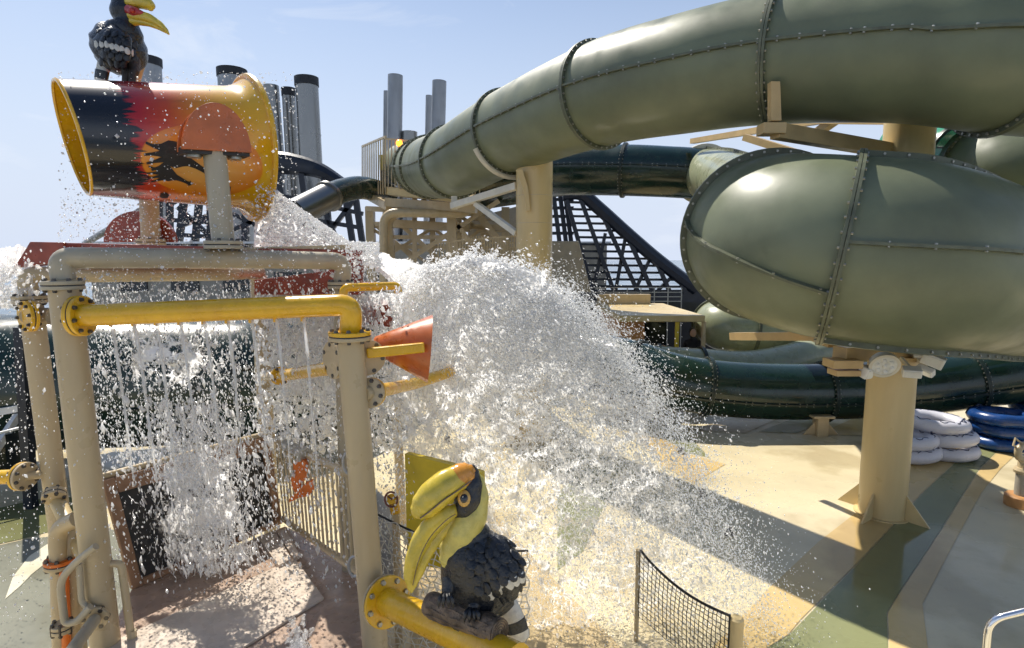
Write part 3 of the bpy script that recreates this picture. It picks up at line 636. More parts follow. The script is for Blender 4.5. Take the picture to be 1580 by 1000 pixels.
b = MB(); b.sweep(spline([Bq, at(530, 294, 18), at(560, 290, 19), at(600, 300, 20.5)], 6), .36, 24); b.build('bend', 'green_dark', t)
t = thing('steel_brace', 'pale diagonal steel brace behind the far red disc', 'brace', at(130, 375, 9))
b = MB(); b.cyl(at(134, 374, 8.5), at(216, 326, 7.2), .045, n=10); b.build('bar', 'steel_grey', t)

# ------------------------------------------------------------------ canopy building, railing, person
t = thing('canopy_building', 'low sand coloured hut with a flat overhanging roof behind the slides', 'building', (at(1020, 540, 15).x, 15.5, 0))
zr = at(1020, 490, 14.2).z
X0, X1 = at(956, 485, 14.2).x, at(1088, 494, 14.2).x
b = MB(); b.box(((X0 + X1) / 2, 16.2, zr - .03), (X1 - X0, 4.0, .16)); b.build('roof', 'sand', t, smooth=False, bevel=.02)
b = MB(); b.box(((X0 + X1) / 2 - .25, 17.9, zr + .2), (X1 - X0 - .5, .25, .3)); b.build('parapet', 'tan', t, smooth=False)
b = MB(); b.box((X0 + .45, 16.4, zr / 2 - .06), (.7, 2.8, zr - .13)); b.build('side_wall', 'terracotta', t, smooth=False)
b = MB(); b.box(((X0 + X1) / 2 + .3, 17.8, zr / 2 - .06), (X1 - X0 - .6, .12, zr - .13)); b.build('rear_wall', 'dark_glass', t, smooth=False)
b = MB(); b.box(((X0 + X1) / 2 + .05, 16.0, .55), (1.1, .5, 1.1)); b.build('counter', 'terracotta', t, smooth=False)
for px_ in (1045, 1086):
    p = at(px_, 500, 14.35); b = MB(); b.cyl((p.x, p.y, .004), (p.x, p.y, zr - .11), .055, n=12); b.build('post', 'yellow_board' if px_ < 1060 else 'tan', t)
t = thing('deck_railing', 'thin grey wire railing above the hut roof in front of the black lattice', 'railing', (at(1000, 465, 20).x, 20, 0))
for k in range(8):
    p = at(905 + k * 21, 466, 20); b = MB(); b.bar((p.x, p.y, .004), at(905 + k * 21, 444, 20), .03); b.build('post', 'steel_grey', t, smooth=False)
for y in (444, 451, 458, 465):
    b = MB(); b.bar(at(905, y, 20), at(1052, y, 20), .025); b.build('wire', 'steel_grey', t, smooth=False)
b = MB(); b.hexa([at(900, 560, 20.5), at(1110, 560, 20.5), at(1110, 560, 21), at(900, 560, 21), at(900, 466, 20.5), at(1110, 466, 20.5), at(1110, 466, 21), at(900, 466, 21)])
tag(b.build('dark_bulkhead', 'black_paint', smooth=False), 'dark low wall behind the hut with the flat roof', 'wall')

def person(px, Y, label):
    p = at(px, 600, Y); g = V((p.x, Y, 0.004)); t = thing('person', label, 'person', g)
    J = {'pel': (0, 0, .88), 'wa': (0, 0, 1.05), 'ch': (0, 0, 1.30), 'nk': (0, 0, 1.44), 'hd': (0, -.02, 1.58), 'hl': (.09, 0, .86), 'kl': (.10, -.03, .47), 'al': (.10, .02, .08), 'tl': (.10, -.14, .04),
         'hr': (-.09, 0, .86), 'kr': (-.11, -.01, .47), 'ar': (-.12, .03, .08), 'tr': (-.14, -.13, .04), 'sl': (.18, 0, 1.36), 'el': (.23, .03, 1.10), 'wl': (.20, -.10, .90), 'sr': (-.18, 0, 1.36), 'er': (-.24, .02, 1.10), 'wr': (-.18, -.14, .95)}
    E = [('pel', 'wa'), ('wa', 'ch'), ('ch', 'nk'), ('nk', 'hd'), ('pel', 'hl'), ('hl', 'kl'), ('kl', 'al'), ('al', 'tl'), ('pel', 'hr'), ('hr', 'kr'), ('kr', 'ar'), ('ar', 'tr'), ('ch', 'sl'), ('sl', 'el'), ('el', 'wl'), ('ch', 'sr'), ('sr', 'er'), ('er', 'wr')]
    rad = {'pel': .13, 'wa': .12, 'ch': .14, 'nk': .055, 'hd': .085, 'hl': .09, 'hr': .09, 'kl': .06, 'kr': .06, 'al': .04, 'ar': .04, 'tl': .035, 'tr': .035, 'sl': .06, 'sr': .06, 'el': .042, 'er': .042, 'wl': .032, 'wr': .032}
    ks = list(J); me = bpy.data.meshes.new('body'); me.from_pydata([V(J[k]) + g for k in ks], [(ks.index(a), ks.index(c_)) for a, c_ in E], [])
    o = bpy.data.objects.new('body', me); COL.objects.link(o); adopt(o, t)
    sk = o.modifiers.new('skin', 'SKIN'); o.modifiers.new('sub', 'SUBSURF').levels = 1
    for k, sv in zip(ks, me.skin_vertices[0].data): sv.radius = (rad[k], rad[k]); sv.use_root = (k == 'pel')
    me.materials.append(MATS['cloth_dark'])
    b = MB(); b.ball(g + V((0, -.03, 1.60)), .098, 14, 10, (.82, .95, 1.15)); b.build('head', 'skin', t)
    b = MB(); b.ball(g + V((0, .01, 1.635)), .10, 14, 10, (.86, .95, 1.0)); b.build('hair', 'hair_dark', t)
person(1066, 15.0, 'person in black clothes standing under the flat hut roof')

# ------------------------------------------------------------------ swim rings
def ring_mesh(r, R_, m, name, ink):
    t = MB(); path = [V((R_ * math.cos(a), R_ * math.sin(a), 0)) for a in np.linspace(0, 2 * math.pi, 40, endpoint=False)]
    n = 14; rr = []
    for i, p in enumerate(path):
        d = p.normalized(); k = 1 + .02 * math.cos(i * math.pi / 2)
        rr.append([p + d * (r * k * math.cos(2 * math.pi * j / n)) + V((0, 0, r * .95 * k * math.sin(2 * math.pi * j / n))) for j in range(n)])
    vs = [q for q_ in rr for q in q_]; L = len(rr)
    t.add(vs, [(i * n + j, ((i + 1) % L) * n + j, ((i + 1) % L) * n + (j + 1) % n, i * n + (j + 1) % n) for i in range(L) for j in range(n)])
    return t
def swim_ring(x, y, z, rz, m, label, first=[None, None]):
    o = thing('swim_ring', label, 'swim ring', (x, y, z), 'inflatable swim rings'); o.rotation_euler = (R(random.uniform(-3, 3)), R(random.uniform(-3, 3)), rz)
    b = ring_mesh(.12, .43, m, '', None)
    def loc(ob): ob.parent = o; return ob
    loc(b.build('tube', m, None, ang=80))
    b = MB(); path = [V((.42 * math.cos(a), .42 * math.sin(a), 0)) for a in np.linspace(0, 2 * math.pi, 40, endpoint=False)]
    b.tubering((0, 0, 0), (0, 0, 1), .548, .553, .012, 40); loc(b.build('weld_seam', m, None))
    for k in range(2):
        a0 = k * math.pi + .3; b = MB(); h = [V((.42 * math.cos(a0 + q), .42 * math.sin(a0 + q), .113 + .035 * math.sin(math.pi * (q + .2) / .4))) for q in np.linspace(-.2, .2, 7)]
        b.sweep(h, .014, 6); loc(b.build('handle', 'ring_ink', None))
    if m == 'ring_white':
        for k in range(9):
            a0 = k * .7 + random.random() * .2; b = MB(); pts = []
            for q in np.linspace(0, .5, 6):
                th = .85 + .28 * math.sin(q * 13 + k); pts.append(V(((.43 + .122 * math.cos(th + .5)) * math.cos(a0 + q), (.43 + .122 * math.cos(th + .5)) * math.sin(a0 + q), .117 * math.sin(th + .5))))
            b.sweep(pts, .007, 5); loc(b.build('printed_stroke', 'ring_ink', None))
    return o
g1, g2, g3 = gr(1453, 702), gr(1396, 706), gr(1545, 690)
h_ = .218
swim_ring(g1.x, g1.y, .13, .3, 'ring_white', 'lowest white swim ring of the stack in the middle')
swim_ring(g1.x - .02, g1.y + .03, .15 + h_, 1.1, 'ring_white', 'second white swim ring of the middle stack')
swim_ring(g1.x - .12, g1.y + .10, .15 + 2 * h_, 2.0, 'ring_white', 'top white swim ring of the middle stack')
swim_ring(g2.x, g2.y, .15, .9, 'ring_white', 'lower white swim ring half hidden behind the column')
swim_ring(g2.x - .05, g2.y + .04, .15 + h_, 2.4, 'ring_white', 'upper white swim ring half hidden behind the column')
for k, w in enumerate(('lowest', 'middle', 'top')):
    swim_ring(g3.x + (.0, .03, -.03, .02)[k], g3.y + .03 * (k % 2), .15 + k * h_, k * .8, 'ring_blue', w + ' blue swim ring of the stack at the right')
g4 = gr(1625, 682)
for k, w in enumerate(('lowest', 'second', 'third', 'top')):
    swim_ring(g4.x, g4.y + .25, .15 + k * h_, k * .8, 'ring_blue', w + ' blue swim ring of the stack cut by the right edge')

# ------------------------------------------------------------------ spray cannon, handrail, floor nozzles
p = gr(1574, 781)
t = thing('water_cannon', 'beige water cannon on a round terracotta base at the right edge', 'water cannon', (p.x, p.y, 0))
b = MB(); b.sweep([(p.x, p.y, .01), (p.x, p.y, .15), (p.x, p.y, .17)], [.19, .19, .17], 32); b.build('base', 'terracotta', t)
b = MB(); b.cyl((p.x, p.y, .15), (p.x, p.y, .50), .085, n=24); b.build('post', 'grey_wall', t)
b = MB(); b.sweep([(p.x, p.y, .49), (p.x, p.y, .53), (p.x, p.y, .57)], [.11, .12, .10], 24); b.build('swivel', 'tan', t)
b = MB(); b.cyl((p.x, p.y, .55), (p.x, p.y, .74), .075, n=24); b.build('neck', 'tan', t)
b = MB(); b.sweep(spline([V((p.x, p.y, .70)), V((p.x - .10, p.y - .02, .72)), V((p.x - .13, p.y - .03, .84)), V((p.x - .02, p.y, .90)), V((p.x + .16, p.y + .03, .88))], 6), .045, 12); b.build('barrel', 'tan', t)
b = MB(); b.sweep([V(q) + p for q in ((-.06, 0, .92), (-.18, -.02, 1.0), (-.20, -.02, .90), (-.12, 0, .86))], .015, 8, closed=True); b.build('trigger_handle', 'tan', t)
t = thing('handrail', 'polished steel handrail in the lower right corner', 'handrail', at(1522, 1060, 3.4))
b = MB(); b.sweep(bend([V((at(1525, 1000, 3.4).x, 3.4, .02)), at(1526, 956, 3.4), at(1640, 928, 3.3)], .09), .021, 16); b.build('rail', 'chrome', t)
b = MB(); q = at(1525, 1000, 3.4); b.sweep([(q.x, 3.4, .012), (q.x, 3.4, .03)], [.06, .05], 20); b.build('foot_plate', 'chrome', t)
for px_, py_, lab in ((1085, 768, 'black floor nozzle nearer the low slide'), (1124, 826, 'black floor nozzle closest to the wide shadow edge'), (630, 665, 'black floor nozzle just right of the thin tan back post'), (660, 655, 'black floor nozzle farthest behind the spray'), (690, 682, 'black floor nozzle between the thin post and the splash'), (735, 645, 'black floor nozzle at the foot of the splash'), (1050, 700, 'black floor nozzle on the green floor wedge')):
    p = gr(px_, py_); t = thing('floor_nozzle', lab, 'nozzle', p, 'black floor spray nozzles')
    b = MB(); b.sweep([p + V((0, 0, .006)), p + V((0, 0, .10)), p + V((0, 0, .12))], [.055, .052, .04], 14); b.build('body', 'rubber_black', t)
    b = MB(); b.tubering(p + V((0, 0, .09)), (0, 0, 1), .05, .062, .02, 16); b.build('collar', 'bolt_dark', t)
    b = MB(); b.cyl(p + V((0, 0, .118)), p + V((0, 0, .135)), .016, n=8); b.build('tip', 'bolt_dark', t)

# left background: railing, black post, white beams beyond the dark tube
t = thing('deck_edge_railing', 'white and glass deck edge railing at the far left', 'railing', (at(-10, 660, 7.6).x, 7.6, 0))
b = MB(); b.cyl(at(-80, 688, 7.6), at(52, 655, 8.3), .02, n=8); b.build('hand_rail', 'white_paint', t)
b = MB(); b.bar(at(-80, 650, 8.2), at(40, 628, 8.6), .05, .1); b.build('beam', 'white_paint', t, smooth=False)
b = MB(); b.bar(at(-20, 715, 7.8), at(28, 640, 8.6), .06, .12); b.build('beam', 'white_paint', t, smooth=False)
b = MB(); b.hexa([at(-90, 752, 7.7), at(45, 720, 8.4), at(45, 720, 8.43), at(-90, 752, 7.73), at(-90, 695, 7.7), at(45, 662, 8.4), at(45, 662, 8.43), at(-90, 695, 7.73)]); b.build('glass_pane', 'dark_glass', t, smooth=False)
p = at(44, 740, 7.9); b = MB(); b.bar((p.x, p.y, .008), at(32, 505, 7.9), .12); tag(b.build('black_post', 'black_paint', smooth=False), 'slim black upright post behind the left tan posts', 'post')
b = MB(); b.box((at(20, 560, 14).x - 2.2, 15, .95), (6, 1.2, 1.9)); tag(b.build('grey_bulkhead', 'grey_deck', smooth=False, bevel=.03), 'grey ship bulkhead far left behind the dark tube', 'wall')

# ------------------------------------------------------------------ play structure: posts, pipes, flanges
def flange(root, c, axis, r, m, th=.03, nb=8, br=.011, pair=True, bm='bolt_dark', m2=None, phase=.2):
    axis = V(axis).normalized(); c = V(c)
    b = MB(); b.sweep([c - axis * th, c - axis * .004], [r, r], 32); f = b.build('flange', m, root, bevel=.004)
    if pair:
        b = MB(); b.sweep([c - axis * .004, c + axis * .004], [r * .97, r * .97], 32); b.build('gasket', 'gasket', root)
        b = MB(); b.sweep([c + axis * .004, c + axis * th], [r, r], 32); b.build('flange', m2 or m, root, bevel=.004)
    x = axis.orthogonal().normalized(); y = axis.cross(x)
    for k in range(nb):
        a = 2 * math.pi * k / nb + phase; q = c + (x * math.cos(a) + y * math.sin(a)) * r * .82
        e = th + .018; b = MB()
        b.sweep([q - axis * e, q - axis * th, q + axis * (th if pair else 0.0), q + axis * (e if pair else .0)], [br * 1.1, br * 1.5, br * 1.5, br * 1.1], 6)
        b.build('bolt', bm, f)
    return f
def post_line(a, b_):           # extend a line through two points down to the ground
    d = (b_ - a); k = (a.z - .01) / (a.z - b_.z); return a + d * k
PR = .094
pf = thing('play_structure', 'tan steel pipe structure of posts and beams carrying the tipping bucket', 'play structure', gr(170, 1080))
# front left post, rear left post, right post, back posts
a = at(98, 432, 3.95); f1 = post_line(a, at(158, 950, 3.95)); b = MB(); b.cyl(f1, a, PR, n=32); b.build('post', 'tan', pf)
a2 = at(46, 455, 4.75); f2 = post_line(a2, at(104, 900, 4.75)); b = MB(); b.cyl(f2, a2, .083, n=32); b.build('post', 'tan', pf)
a3 = at(540, 522, 3.9); f3 = post_line(a3, at(578, 985, 3.9)); b = MB(); b.cyl(f3, a3, .090, n=32); b.build('post', 'tan', pf)
a4 = at(398, 425, 6.3); f4 = post_line(a4, at(418, 780, 6.3)); b = MB(); b.cyl(f4, a4, .085, n=28); b.build('post', 'tan', pf)
a5 = at(609, 560, 7.2); f5 = post_line(a5, at(618, 760, 7.2)); b = MB(); b.cyl(f5, a5, .058, n=24); b.build('post', 'tan', pf)
a6 = at(526, 445, 5.0); f6 = post_line(a6, at(536, 760, 5.0)); b = MB(); b.cyl(f6, a6, .07, n=28); b.build('post', 'tan_grey', pf)
for f_, r_ in ((f1, .15), (f2, .14), (f3, .15), (f4, .14), (f5, .1), (f6, .12)):
    b = MB(); b.cyl(V((f_.x, f_.y, .014)), V((f_.x, f_.y, .04)), r_, n=24); b.build('foot_plate', 'tan', pf)
# upper beams
def pipe(root, pts, r, m, rad=.2, n=24, name='beam', sub=8):
    b = MB(); b.sweep(bend(pts, rad, sub), r, n); return b.build(name, m, root)
pipe(pf, [a, at(92, 398, 3.95), at(345, 399, 4.45), at(532, 403, 5.0), a6], .072, 'tan_grey', .22)
pipe(pf, [a2, at(40, 424, 4.75), at(345, 422, 5.4), at(400, 420, 6.3), a4], .068, 'tan', .2)
flange(pf, at(97, 440, 3.95), (0, 0, 1), .125, 'tan_grey'); flange(pf, at(46, 462, 4.75), (0, 0, 1), .12, 'tan')
flange(pf, at(526, 440, 5.0), (0, 0, 1), .11, 'tan_grey')
b = MB(); b.bar(at(540, 385, 5.2), at(300, 392, 4.5), .08, .08); b.build('beam', 'tan', pf, smooth=False)

# yellow water curtain pipe
YA, YB = at(128, 487, 3.84), at(543, 470, 3.86)
yp = thing('spray_pipe', 'long horizontal yellow pipe with bend pouring a curtain of water jets', 'pipe', at(330, 480, 3.85))
pipe(yp, [YA, YB, at(540.5, 512, 3.9)], .073, 'yellow', .26, 32, 'pipe')
flange(yp, at(124, 487.5, 3.86), (YB - YA), .135, 'yellow', nb=8, m2='yellow')
b = MB(); b.cyl(at(108, 487, 3.93), at(124, 487, 3.86), .07, n=24); b.build('stub', 'tan', yp)
flange(yp, at(540, 518, 3.9), (0, 0, 1), .142, 'tan', nb=8, m2='yellow')
JET = [170, 205, 240, 276, 313, 349, 386, 424, 466]
for px_ in JET:
    p = at(px_, 500 - (px_ - 170) * .03, 3.85); b = MB(); b.cyl(p + V((0, 0, .02)), p - V((0, 0, .02)), .012, n=8); b.build('nozzle', 'yellow', yp)
# yellow flange on rear left post
yf = thing('blind_flange', 'yellow round flange plate on the rear left tan post', 'flange', at(46, 487, 4.65))
flange(yf, at(44, 488, 4.62), (-.55, -1, 0), .125, 'yellow', nb=8)
b = MB(); b.cyl(at(48, 488, 4.75), at(44, 488, 4.63), .06, n=20); b.build('stub', 'tan', yf)
b = MB(); b.cyl(at(44, 488, 4.75), at(80, 488, 4.75), .07, n=20); b.build('cross_stub', 'tan_grey', yf)
# round flanges and yellow pipes half way up the right post
yq = thing('branch_pipe', 'yellow branch pipe leaving the right post to the left behind the curtain', 'pipe', at(470, 573, 4.3))
flange(yq, at(510, 556, 4.06), V((-1, .25, -.02)) + V((.0, -1.2, 0)), .135, 'tan', nb=6, bm='bolt_dark', pair=False)
pipe(yq, [at(512, 568, 4.15), at(432, 580, 5.3)], .052, 'yellow', name='pipe')
flange(yq, at(432, 580, 5.3), at(432, 580, 5.3) - at(512, 568, 4.15), .085, 'yellow', nb=4)
b = MB(); b.cyl(at(432, 580, 5.3), at(404, 582, 6.2), .045, n=16); b.build('stub', 'tan', yq)
yq2 = thing('branch_pipe', 'yellow branch pipe leaving the right post under the orange cone', 'pipe', at(620, 600, 4.1))
flange(yq2, at(568, 552, 4.0), (.5, -1, 0), .125, 'tan', nb=6, pair=False)
fl0, fl1 = at(572, 606, 3.95), at(640, 592, 4.9); flange(yq2, fl0, fl1 - fl0, .105, 'tan', nb=8, m2='yellow')
pipe(yq2, [fl0, fl1, at(696, 574, 5.4)], .05, 'yellow', name='pipe')
b = MB(); b.cyl(at(562, 608, 3.9), fl0, .05, n=16); b.build('stub', 'tan', yq2)
pipe(yq2, [at(640, 592, 4.9), at(660, 590, 5.6), at(700, 590, 6.2)], .04, 'tan', name='pipe')
# orange cone bucket on yellow brackets
oc = thing('tipping_cone', 'orange cone shaped tipping funnel beside the right post', 'tipping cone', at(630, 540, 4.3))
ap, rim = at(576, 532, 4.20), at(663, 538, 4.27)
axc = (rim - ap).normalized(); b = MB(); nA = 40
x_ = axc.cross(V((0, 0, 1))).normalized(); y_ = x_.cross(axc)
prof = [(.0, .045), (.02, .06), (.5, .153), (.97, .246), (1.0, .252), (1.0, .240), (.97, .232), (.5, .14), (.04, .045)]
vs = []; Lc = (rim - ap).length
for f, r_ in prof:
    for k in range(nA):
        th = 2 * math.pi * k / nA; shear = axc * (.10 * math.sin(th) * (r_ / .27)) * 0
        vs.append(ap + axc * (f * Lc) + (x_ * math.cos(th) + y_ * math.sin(th)) * r_ + shear)
fs = [(i * nA + k, i * nA + (k + 1) % nA, (i + 1) * nA + (k + 1) % nA, (i + 1) * nA + k) for i in range(len(prof) - 1) for k in range(nA)] + [tuple(range(nA))]
b.add(vs, fs); b.build('cone', 'orange', oc)
b = MB(); b.bar(at(566, 545, 3.95), at(655, 536, 4.02), .055, .07); b.build('bracket_arm', 'yellow', oc, smooth=False, bevel=.012)
b = MB(); b.cyl(at(644, 537, 4.0), at(644, 537, 4.10), .02, n=10); b.build('pivot_bolt', 'bolt', oc)
pipe(oc, [at(530, 486, 4.7), at(530, 444, 4.7), at(612, 441, 4.9), at(615, 452, 4.9)], .035, 'yellow', .05, 14, 'feed_pipe')

# lower yellow pipe carrying the hornbill
lp = thing('perch_pipe', 'thick yellow pipe slanting down from the right post under the hornbill', 'pipe', at(600, 930, 3.8))
L0, L1 = at(592, 926, 3.78), at(800, 1022, 2.80)
pipe(lp, [L0, L1], .092, 'yellow', n=36, name='pipe')
flange(lp, at(596, 928, 3.76), L1 - L0, .172, 'tan', th=.026, nb=8, br=.014, bm='bolt', m2='yellow', phase=.35)
b = MB(); b.cyl(at(578, 918, 3.9), L0, .088, n=28); b.build('stub', 'tan', lp)

# left edge valve manifold
mf = thing('pipe_manifold', 'cluster of tan pipes with an orange flange beside the left posts', 'pipes', at(90, 900, 4.0))
flange(mf, at(84, 765, 4.55), (.55, -1, -.75), .085, 'tan', nb=6)
pipe(mf, [at(84, 765, 4.62), at(150, 895, 3.95)], .055, 'sand', name='pipe')
pipe(mf, [at(96, 1040, 4.15), at(92, 880, 4.15), at(88, 815, 4.15), at(120, 800, 4.1)], .06, 'tan', .14, name='pipe')
pipe(mf, [at(118, 1040, 4.2), at(108, 845, 4.2), at(106, 800, 4.25)], .05, 'tan', .1, name='pipe')
flange(mf, at(92, 868, 4.15), (0.03, 0, 1), .10, 'tan', nb=6, m2='orange_flange', th=.03)
b = MB(); b.cyl(at(104, 1040, 4.12), at(99, 880, 4.12), .03, n=12); b.build('rod', 'orange_flange', mf)
pipe(mf, [at(148, 843, 3.78), at(118, 866, 3.78), at(92, 895, 3.78), at(100, 962, 3.78), at(118, 960, 3.78), at(140, 936, 3.8)], .024, 'tan_grey', .1, 14, 'handle')
pipe(mf, [at(122, 870, 3.82), at(126, 930, 3.82), at(140, 940, 3.82)], .02, 'tan_grey', .05, 12, 'handle')
flange(mf, at(146, 956, 3.82), (.25, -1, -.1), .085, 'tan', nb=6, pair=False)
pipe(mf, [at(146, 956, 3.8), at(92, 1030, 3.3)], .04, 'tan_grey', name='pipe')
flange(mf, at(96, 968, 3.9), (0, 0, 1), .07, 'tan', nb=6)
gl = thing('grab_rail', 'bent tan grab rail just right of the front left post', 'handrail', at(200, 1000, 3.95))
pipe(gl, [at(158, 872, 3.95), at(187, 868, 4.0), at(206, 1010, 4.0), V((at(210, 1040, 4.0).x, 4.0, .8))], .026, 'tan', .1, 14, 'rail')
le = thing('spray_pipe', 'short yellow pipe entering at the left edge with a tan flange', 'pipe', at(20, 735, 4.7))
pipe(le, [at(-120, 741, 4.6), at(34, 735, 4.6)], .058, 'yellow', name='pipe')
flange(le, at(36, 735, 4.6), (1, -.15, 0.0), .115, 'yellow', nb=8, m2='tan')
b = MB(); b.cyl(at(38, 735, 4.6), at(72, 731, 4.72), .035, n=16); b.build('stub', 'tan', le)

# ------------------------------------------------------------------ red trays and chute under the bucket
tr = thing('splash_tray', 'red splash tray seen edge on below the tipping bucket', 'tray', at(300, 385, 5))
b = MB(); b.hexa([at(22, 414, 4.9), at(350, 392, 4.6), at(560, 396, 5.2), at(60, 386, 5.4), at(46, 373, 4.9), at(350, 381, 4.6), at(560, 386, 5.2), at(60, 375, 5.4)]); b.build('tray_plate', 'red_tray', tr, smooth=False, bevel=.01)
b = MB(); b.poly([at(20, 414, 4.75), at(90, 404, 4.75), at(100, 374, 4.75), at(46, 373, 4.75)], (0, .03, 0)); b.build('end_lip', 'red_tray', tr, smooth=False, bevel=.008)
ch = thing('splash_chute', 'dark red chute side panel where the water leaves the tray', 'chute', at(480, 430, 5.4))
b = MB(); b.poly([at(392, 432, 5.5), at(505, 418, 5.5), at(556, 392, 5.5), at(560, 418, 5.5), at(556, 452, 5.5), at(392, 452, 5.5)], (0, .05, 0)); b.build('side_panel', 'red_tray', ch, smooth=False, bevel=.008)
b = MB(); b.hexa([at(392, 455, 5.5), at(560, 455, 5.5), at(580, 440, 7), at(400, 440, 7), at(392, 450, 5.5), at(560, 450, 5.5), at(580, 435, 7), at(400, 435, 7)]); b.build('floor_plate', 'red_tray', ch, smooth=False, bevel=.008)
b = MB(); b.poly([at(560, 470, 5.9), at(605, 470, 5.9), at(605, 505, 5.9), at(560, 500, 5.9)], (0, .05, 0)); b.build('deflector', 'red_tray', ch, smooth=False)
def half_disc(root, c, rx, u, up, th, m, name='pivot_plate', asp=.86):
    N = 28; pts = [c + u * (rx * math.cos(math.pi * k / N)) + up * (rx * asp * math.sin(math.pi * k / N)) for k in range(N + 1)]
    n_ = u.cross(up).normalized(); b = MB(); b.poly(pts, n_ * th); return b.build(name, m, root, smooth=False, bevel=.008)

# ------------------------------------------------------------------ tipping bucket
mb_axis0, mb_axis1 = at(112, 214, 4.49), at(384, 231, 5.34)
AX = (mb_axis1 - mb_axis0).normalized(); BL = (mb_axis1 - mb_axis0).length
SX = AX.cross(V((0, 0, 1))).normalized(); UZ = SX.cross(AX)      # SX faces the camera side
bk = thing('tipping_bucket', 'big yellow and orange tipping bucket painted with a savanna sunset', 'tipping bucket', (mb_axis0 + mb_axis1) / 2)
def bucket_mat():
    m = bpy.data.materials.new('bucket_print'); m.use_nodes = True; n = m.node_tree; b = n.nodes['Principled BSDF']
    b.inputs['Roughness'].default_value = .24; b.inputs['Coat Weight'].default_value = .5; b.inputs['Coat Roughness'].default_value = .05
    uv = n.nodes.new('ShaderNodeUVMap'); sp = n.nodes.new('ShaderNodeSeparateXYZ'); n.links.new(uv.outputs[0], sp.inputs[0])
    def math_(op, a, c=None, cl=False):
        q = n.nodes.new('ShaderNodeMath'); q.operation = op; q.use_clamp = cl
        for i, v_ in enumerate((a, c)):
            if v_ is None: continue
            if isinstance(v_, (int, float)): q.inputs[i].default_value = v_
            else: n.links.new(v_, q.inputs[i])
        return q.outputs[0]
    U_, A_ = sp.outputs[0], sp.outputs[1]
    # base gradient along the bucket: red -> orange -> yellow
    r1 = n.nodes.new('ShaderNodeValToRGB'); e = r1.color_ramp.elements
    e[0].position = .12; e[0].color = (.25, .004, .012, 1); e[1].position = 1.0; e[1].color = (.74, .46, .012, 1)
    for p_, c_ in ((.28, (.42, .015, .018, 1)), (.42, (.55, .07, .012, 1)), (.55, (.68, .22, .010, 1)), (.70, (.74, .36, .012, 1))):
        q = e.new(p_); q.color = c_
    # a warp so that the colours rise in a diagonal
    warp = math_('ADD', U_, math_('MULTIPLY', math_('SUBTRACT', A_, .5), -.22)); n.links.new(warp, r1.inputs['Fac'])
    # sun disc with a crisp edge
    du = math_('MULTIPLY', math_('SUBTRACT', U_, .60), 1.0); dv = math_('MULTIPLY', math_('SUBTRACT', A_, .36), 1.7)
    dist = math_('SQRT', math_('ADD', math_('MULTIPLY', du, du), math_('MULTIPLY', dv, dv)))
    disc = n.nodes.new('ShaderNodeMapRange'); disc.inputs['From Min'].default_value = .345; disc.inputs['From Max'].default_value = .335; n.links.new(dist, disc.inputs['Value'])
    r2 = n.nodes.new('ShaderNodeValToRGB'); r2.color_ramp.elements[0].position = .0; r2.color_ramp.elements[0].color = (.82, .52, .16, 1); r2.color_ramp.elements[1].position = .34; r2.color_ramp.elements[1].color = (.72, .24, .012, 1); n.links.new(dist, r2.inputs['Fac'])
    m1 = n.nodes.new('ShaderNodeMixRGB'); n.links.new(disc.outputs[0], m1.inputs['Fac']); n.links.new(r1.outputs[0], m1.inputs['Color1']); n.links.new(r2.outputs[0], m1.inputs['Color2'])
    # black tree and grass band with a ragged edge
    cmb = n.nodes.new('ShaderNodeCombineXYZ'); n.links.new(math_('MULTIPLY', A_, 60.0), cmb.inputs[1]); n.links.new(math_('MULTIPLY', U_, 5.0), cmb.inputs[0])
    nz = n.nodes.new('ShaderNodeTexNoise'); nz.inputs['Scale'].default_value = 1.0; nz.inputs['Detail'].default_value = 4; n.links.new(cmb.outputs[0], nz.inputs['Vector'])
    nz2 = n.nodes.new('ShaderNodeTexNoise'); nz2.inputs['Scale'].default_value = .14; n.links.new(cmb.outputs[0], nz2.inputs['Vector'])
    edge = math_('ADD', math_('ADD', U_, math_('MULTIPLY', math_('SUBTRACT', nz.outputs['Fac'], .5), .22)), math_('MULTIPLY', math_('SUBTRACT', nz2.outputs['Fac'], .5), .18))
    blk = n.nodes.new('ShaderNodeMapRange'); blk.inputs['From Min'].default_value = .265; blk.inputs['From Max'].default_value = .245; n.links.new(edge, blk.inputs['Value'])
    m2 = n.nodes.new('ShaderNodeMixRGB'); m2.inputs['Color2'].default_value = (.006, .007, .012, 1); n.links.new(blk.outputs[0], m2.inputs['Fac']); n.links.new(m1.outputs[0], m2.inputs['Color1'])
    n.links.new(m2.outputs[0], b.inputs['Base Color']); MATS['bucket_print'] = m
bucket_mat()
def bucket_r(f): return .415 + .110 * f if f < .86 else .415 + .110 * f + .085 * ((f - .86) / .14) ** 2.0
N = 72
def bucket_pt(f, ang, dr=0.0):      # ang 0 = camera side, + up
    r_ = bucket_r(f) + dr; d = SX * math.cos(ang) + UZ * math.sin(ang)
    cut = -.10 * math.sin(ang) * (1 - f) * .6
    return mb_axis0 + AX * (f * BL + cut) + d * r_
me = bpy.data.meshes.new('shell'); fr = list(np.linspace(0, .86, 14)) + [.89, .92, .95, .975, 1.0]
vs = [bucket_pt(f, 2 * math.pi * k / N) for f in fr for k in range(N)]
fs = [(i * N + k, i * N + (k + 1) % N, (i + 1) * N + (k + 1) % N, (i + 1) * N + k) for i in range(len(fr) - 1) for k in range(N)]
me.from_pydata(vs, [], fs); uvl = me.uv_layers.new(name='UVMap')
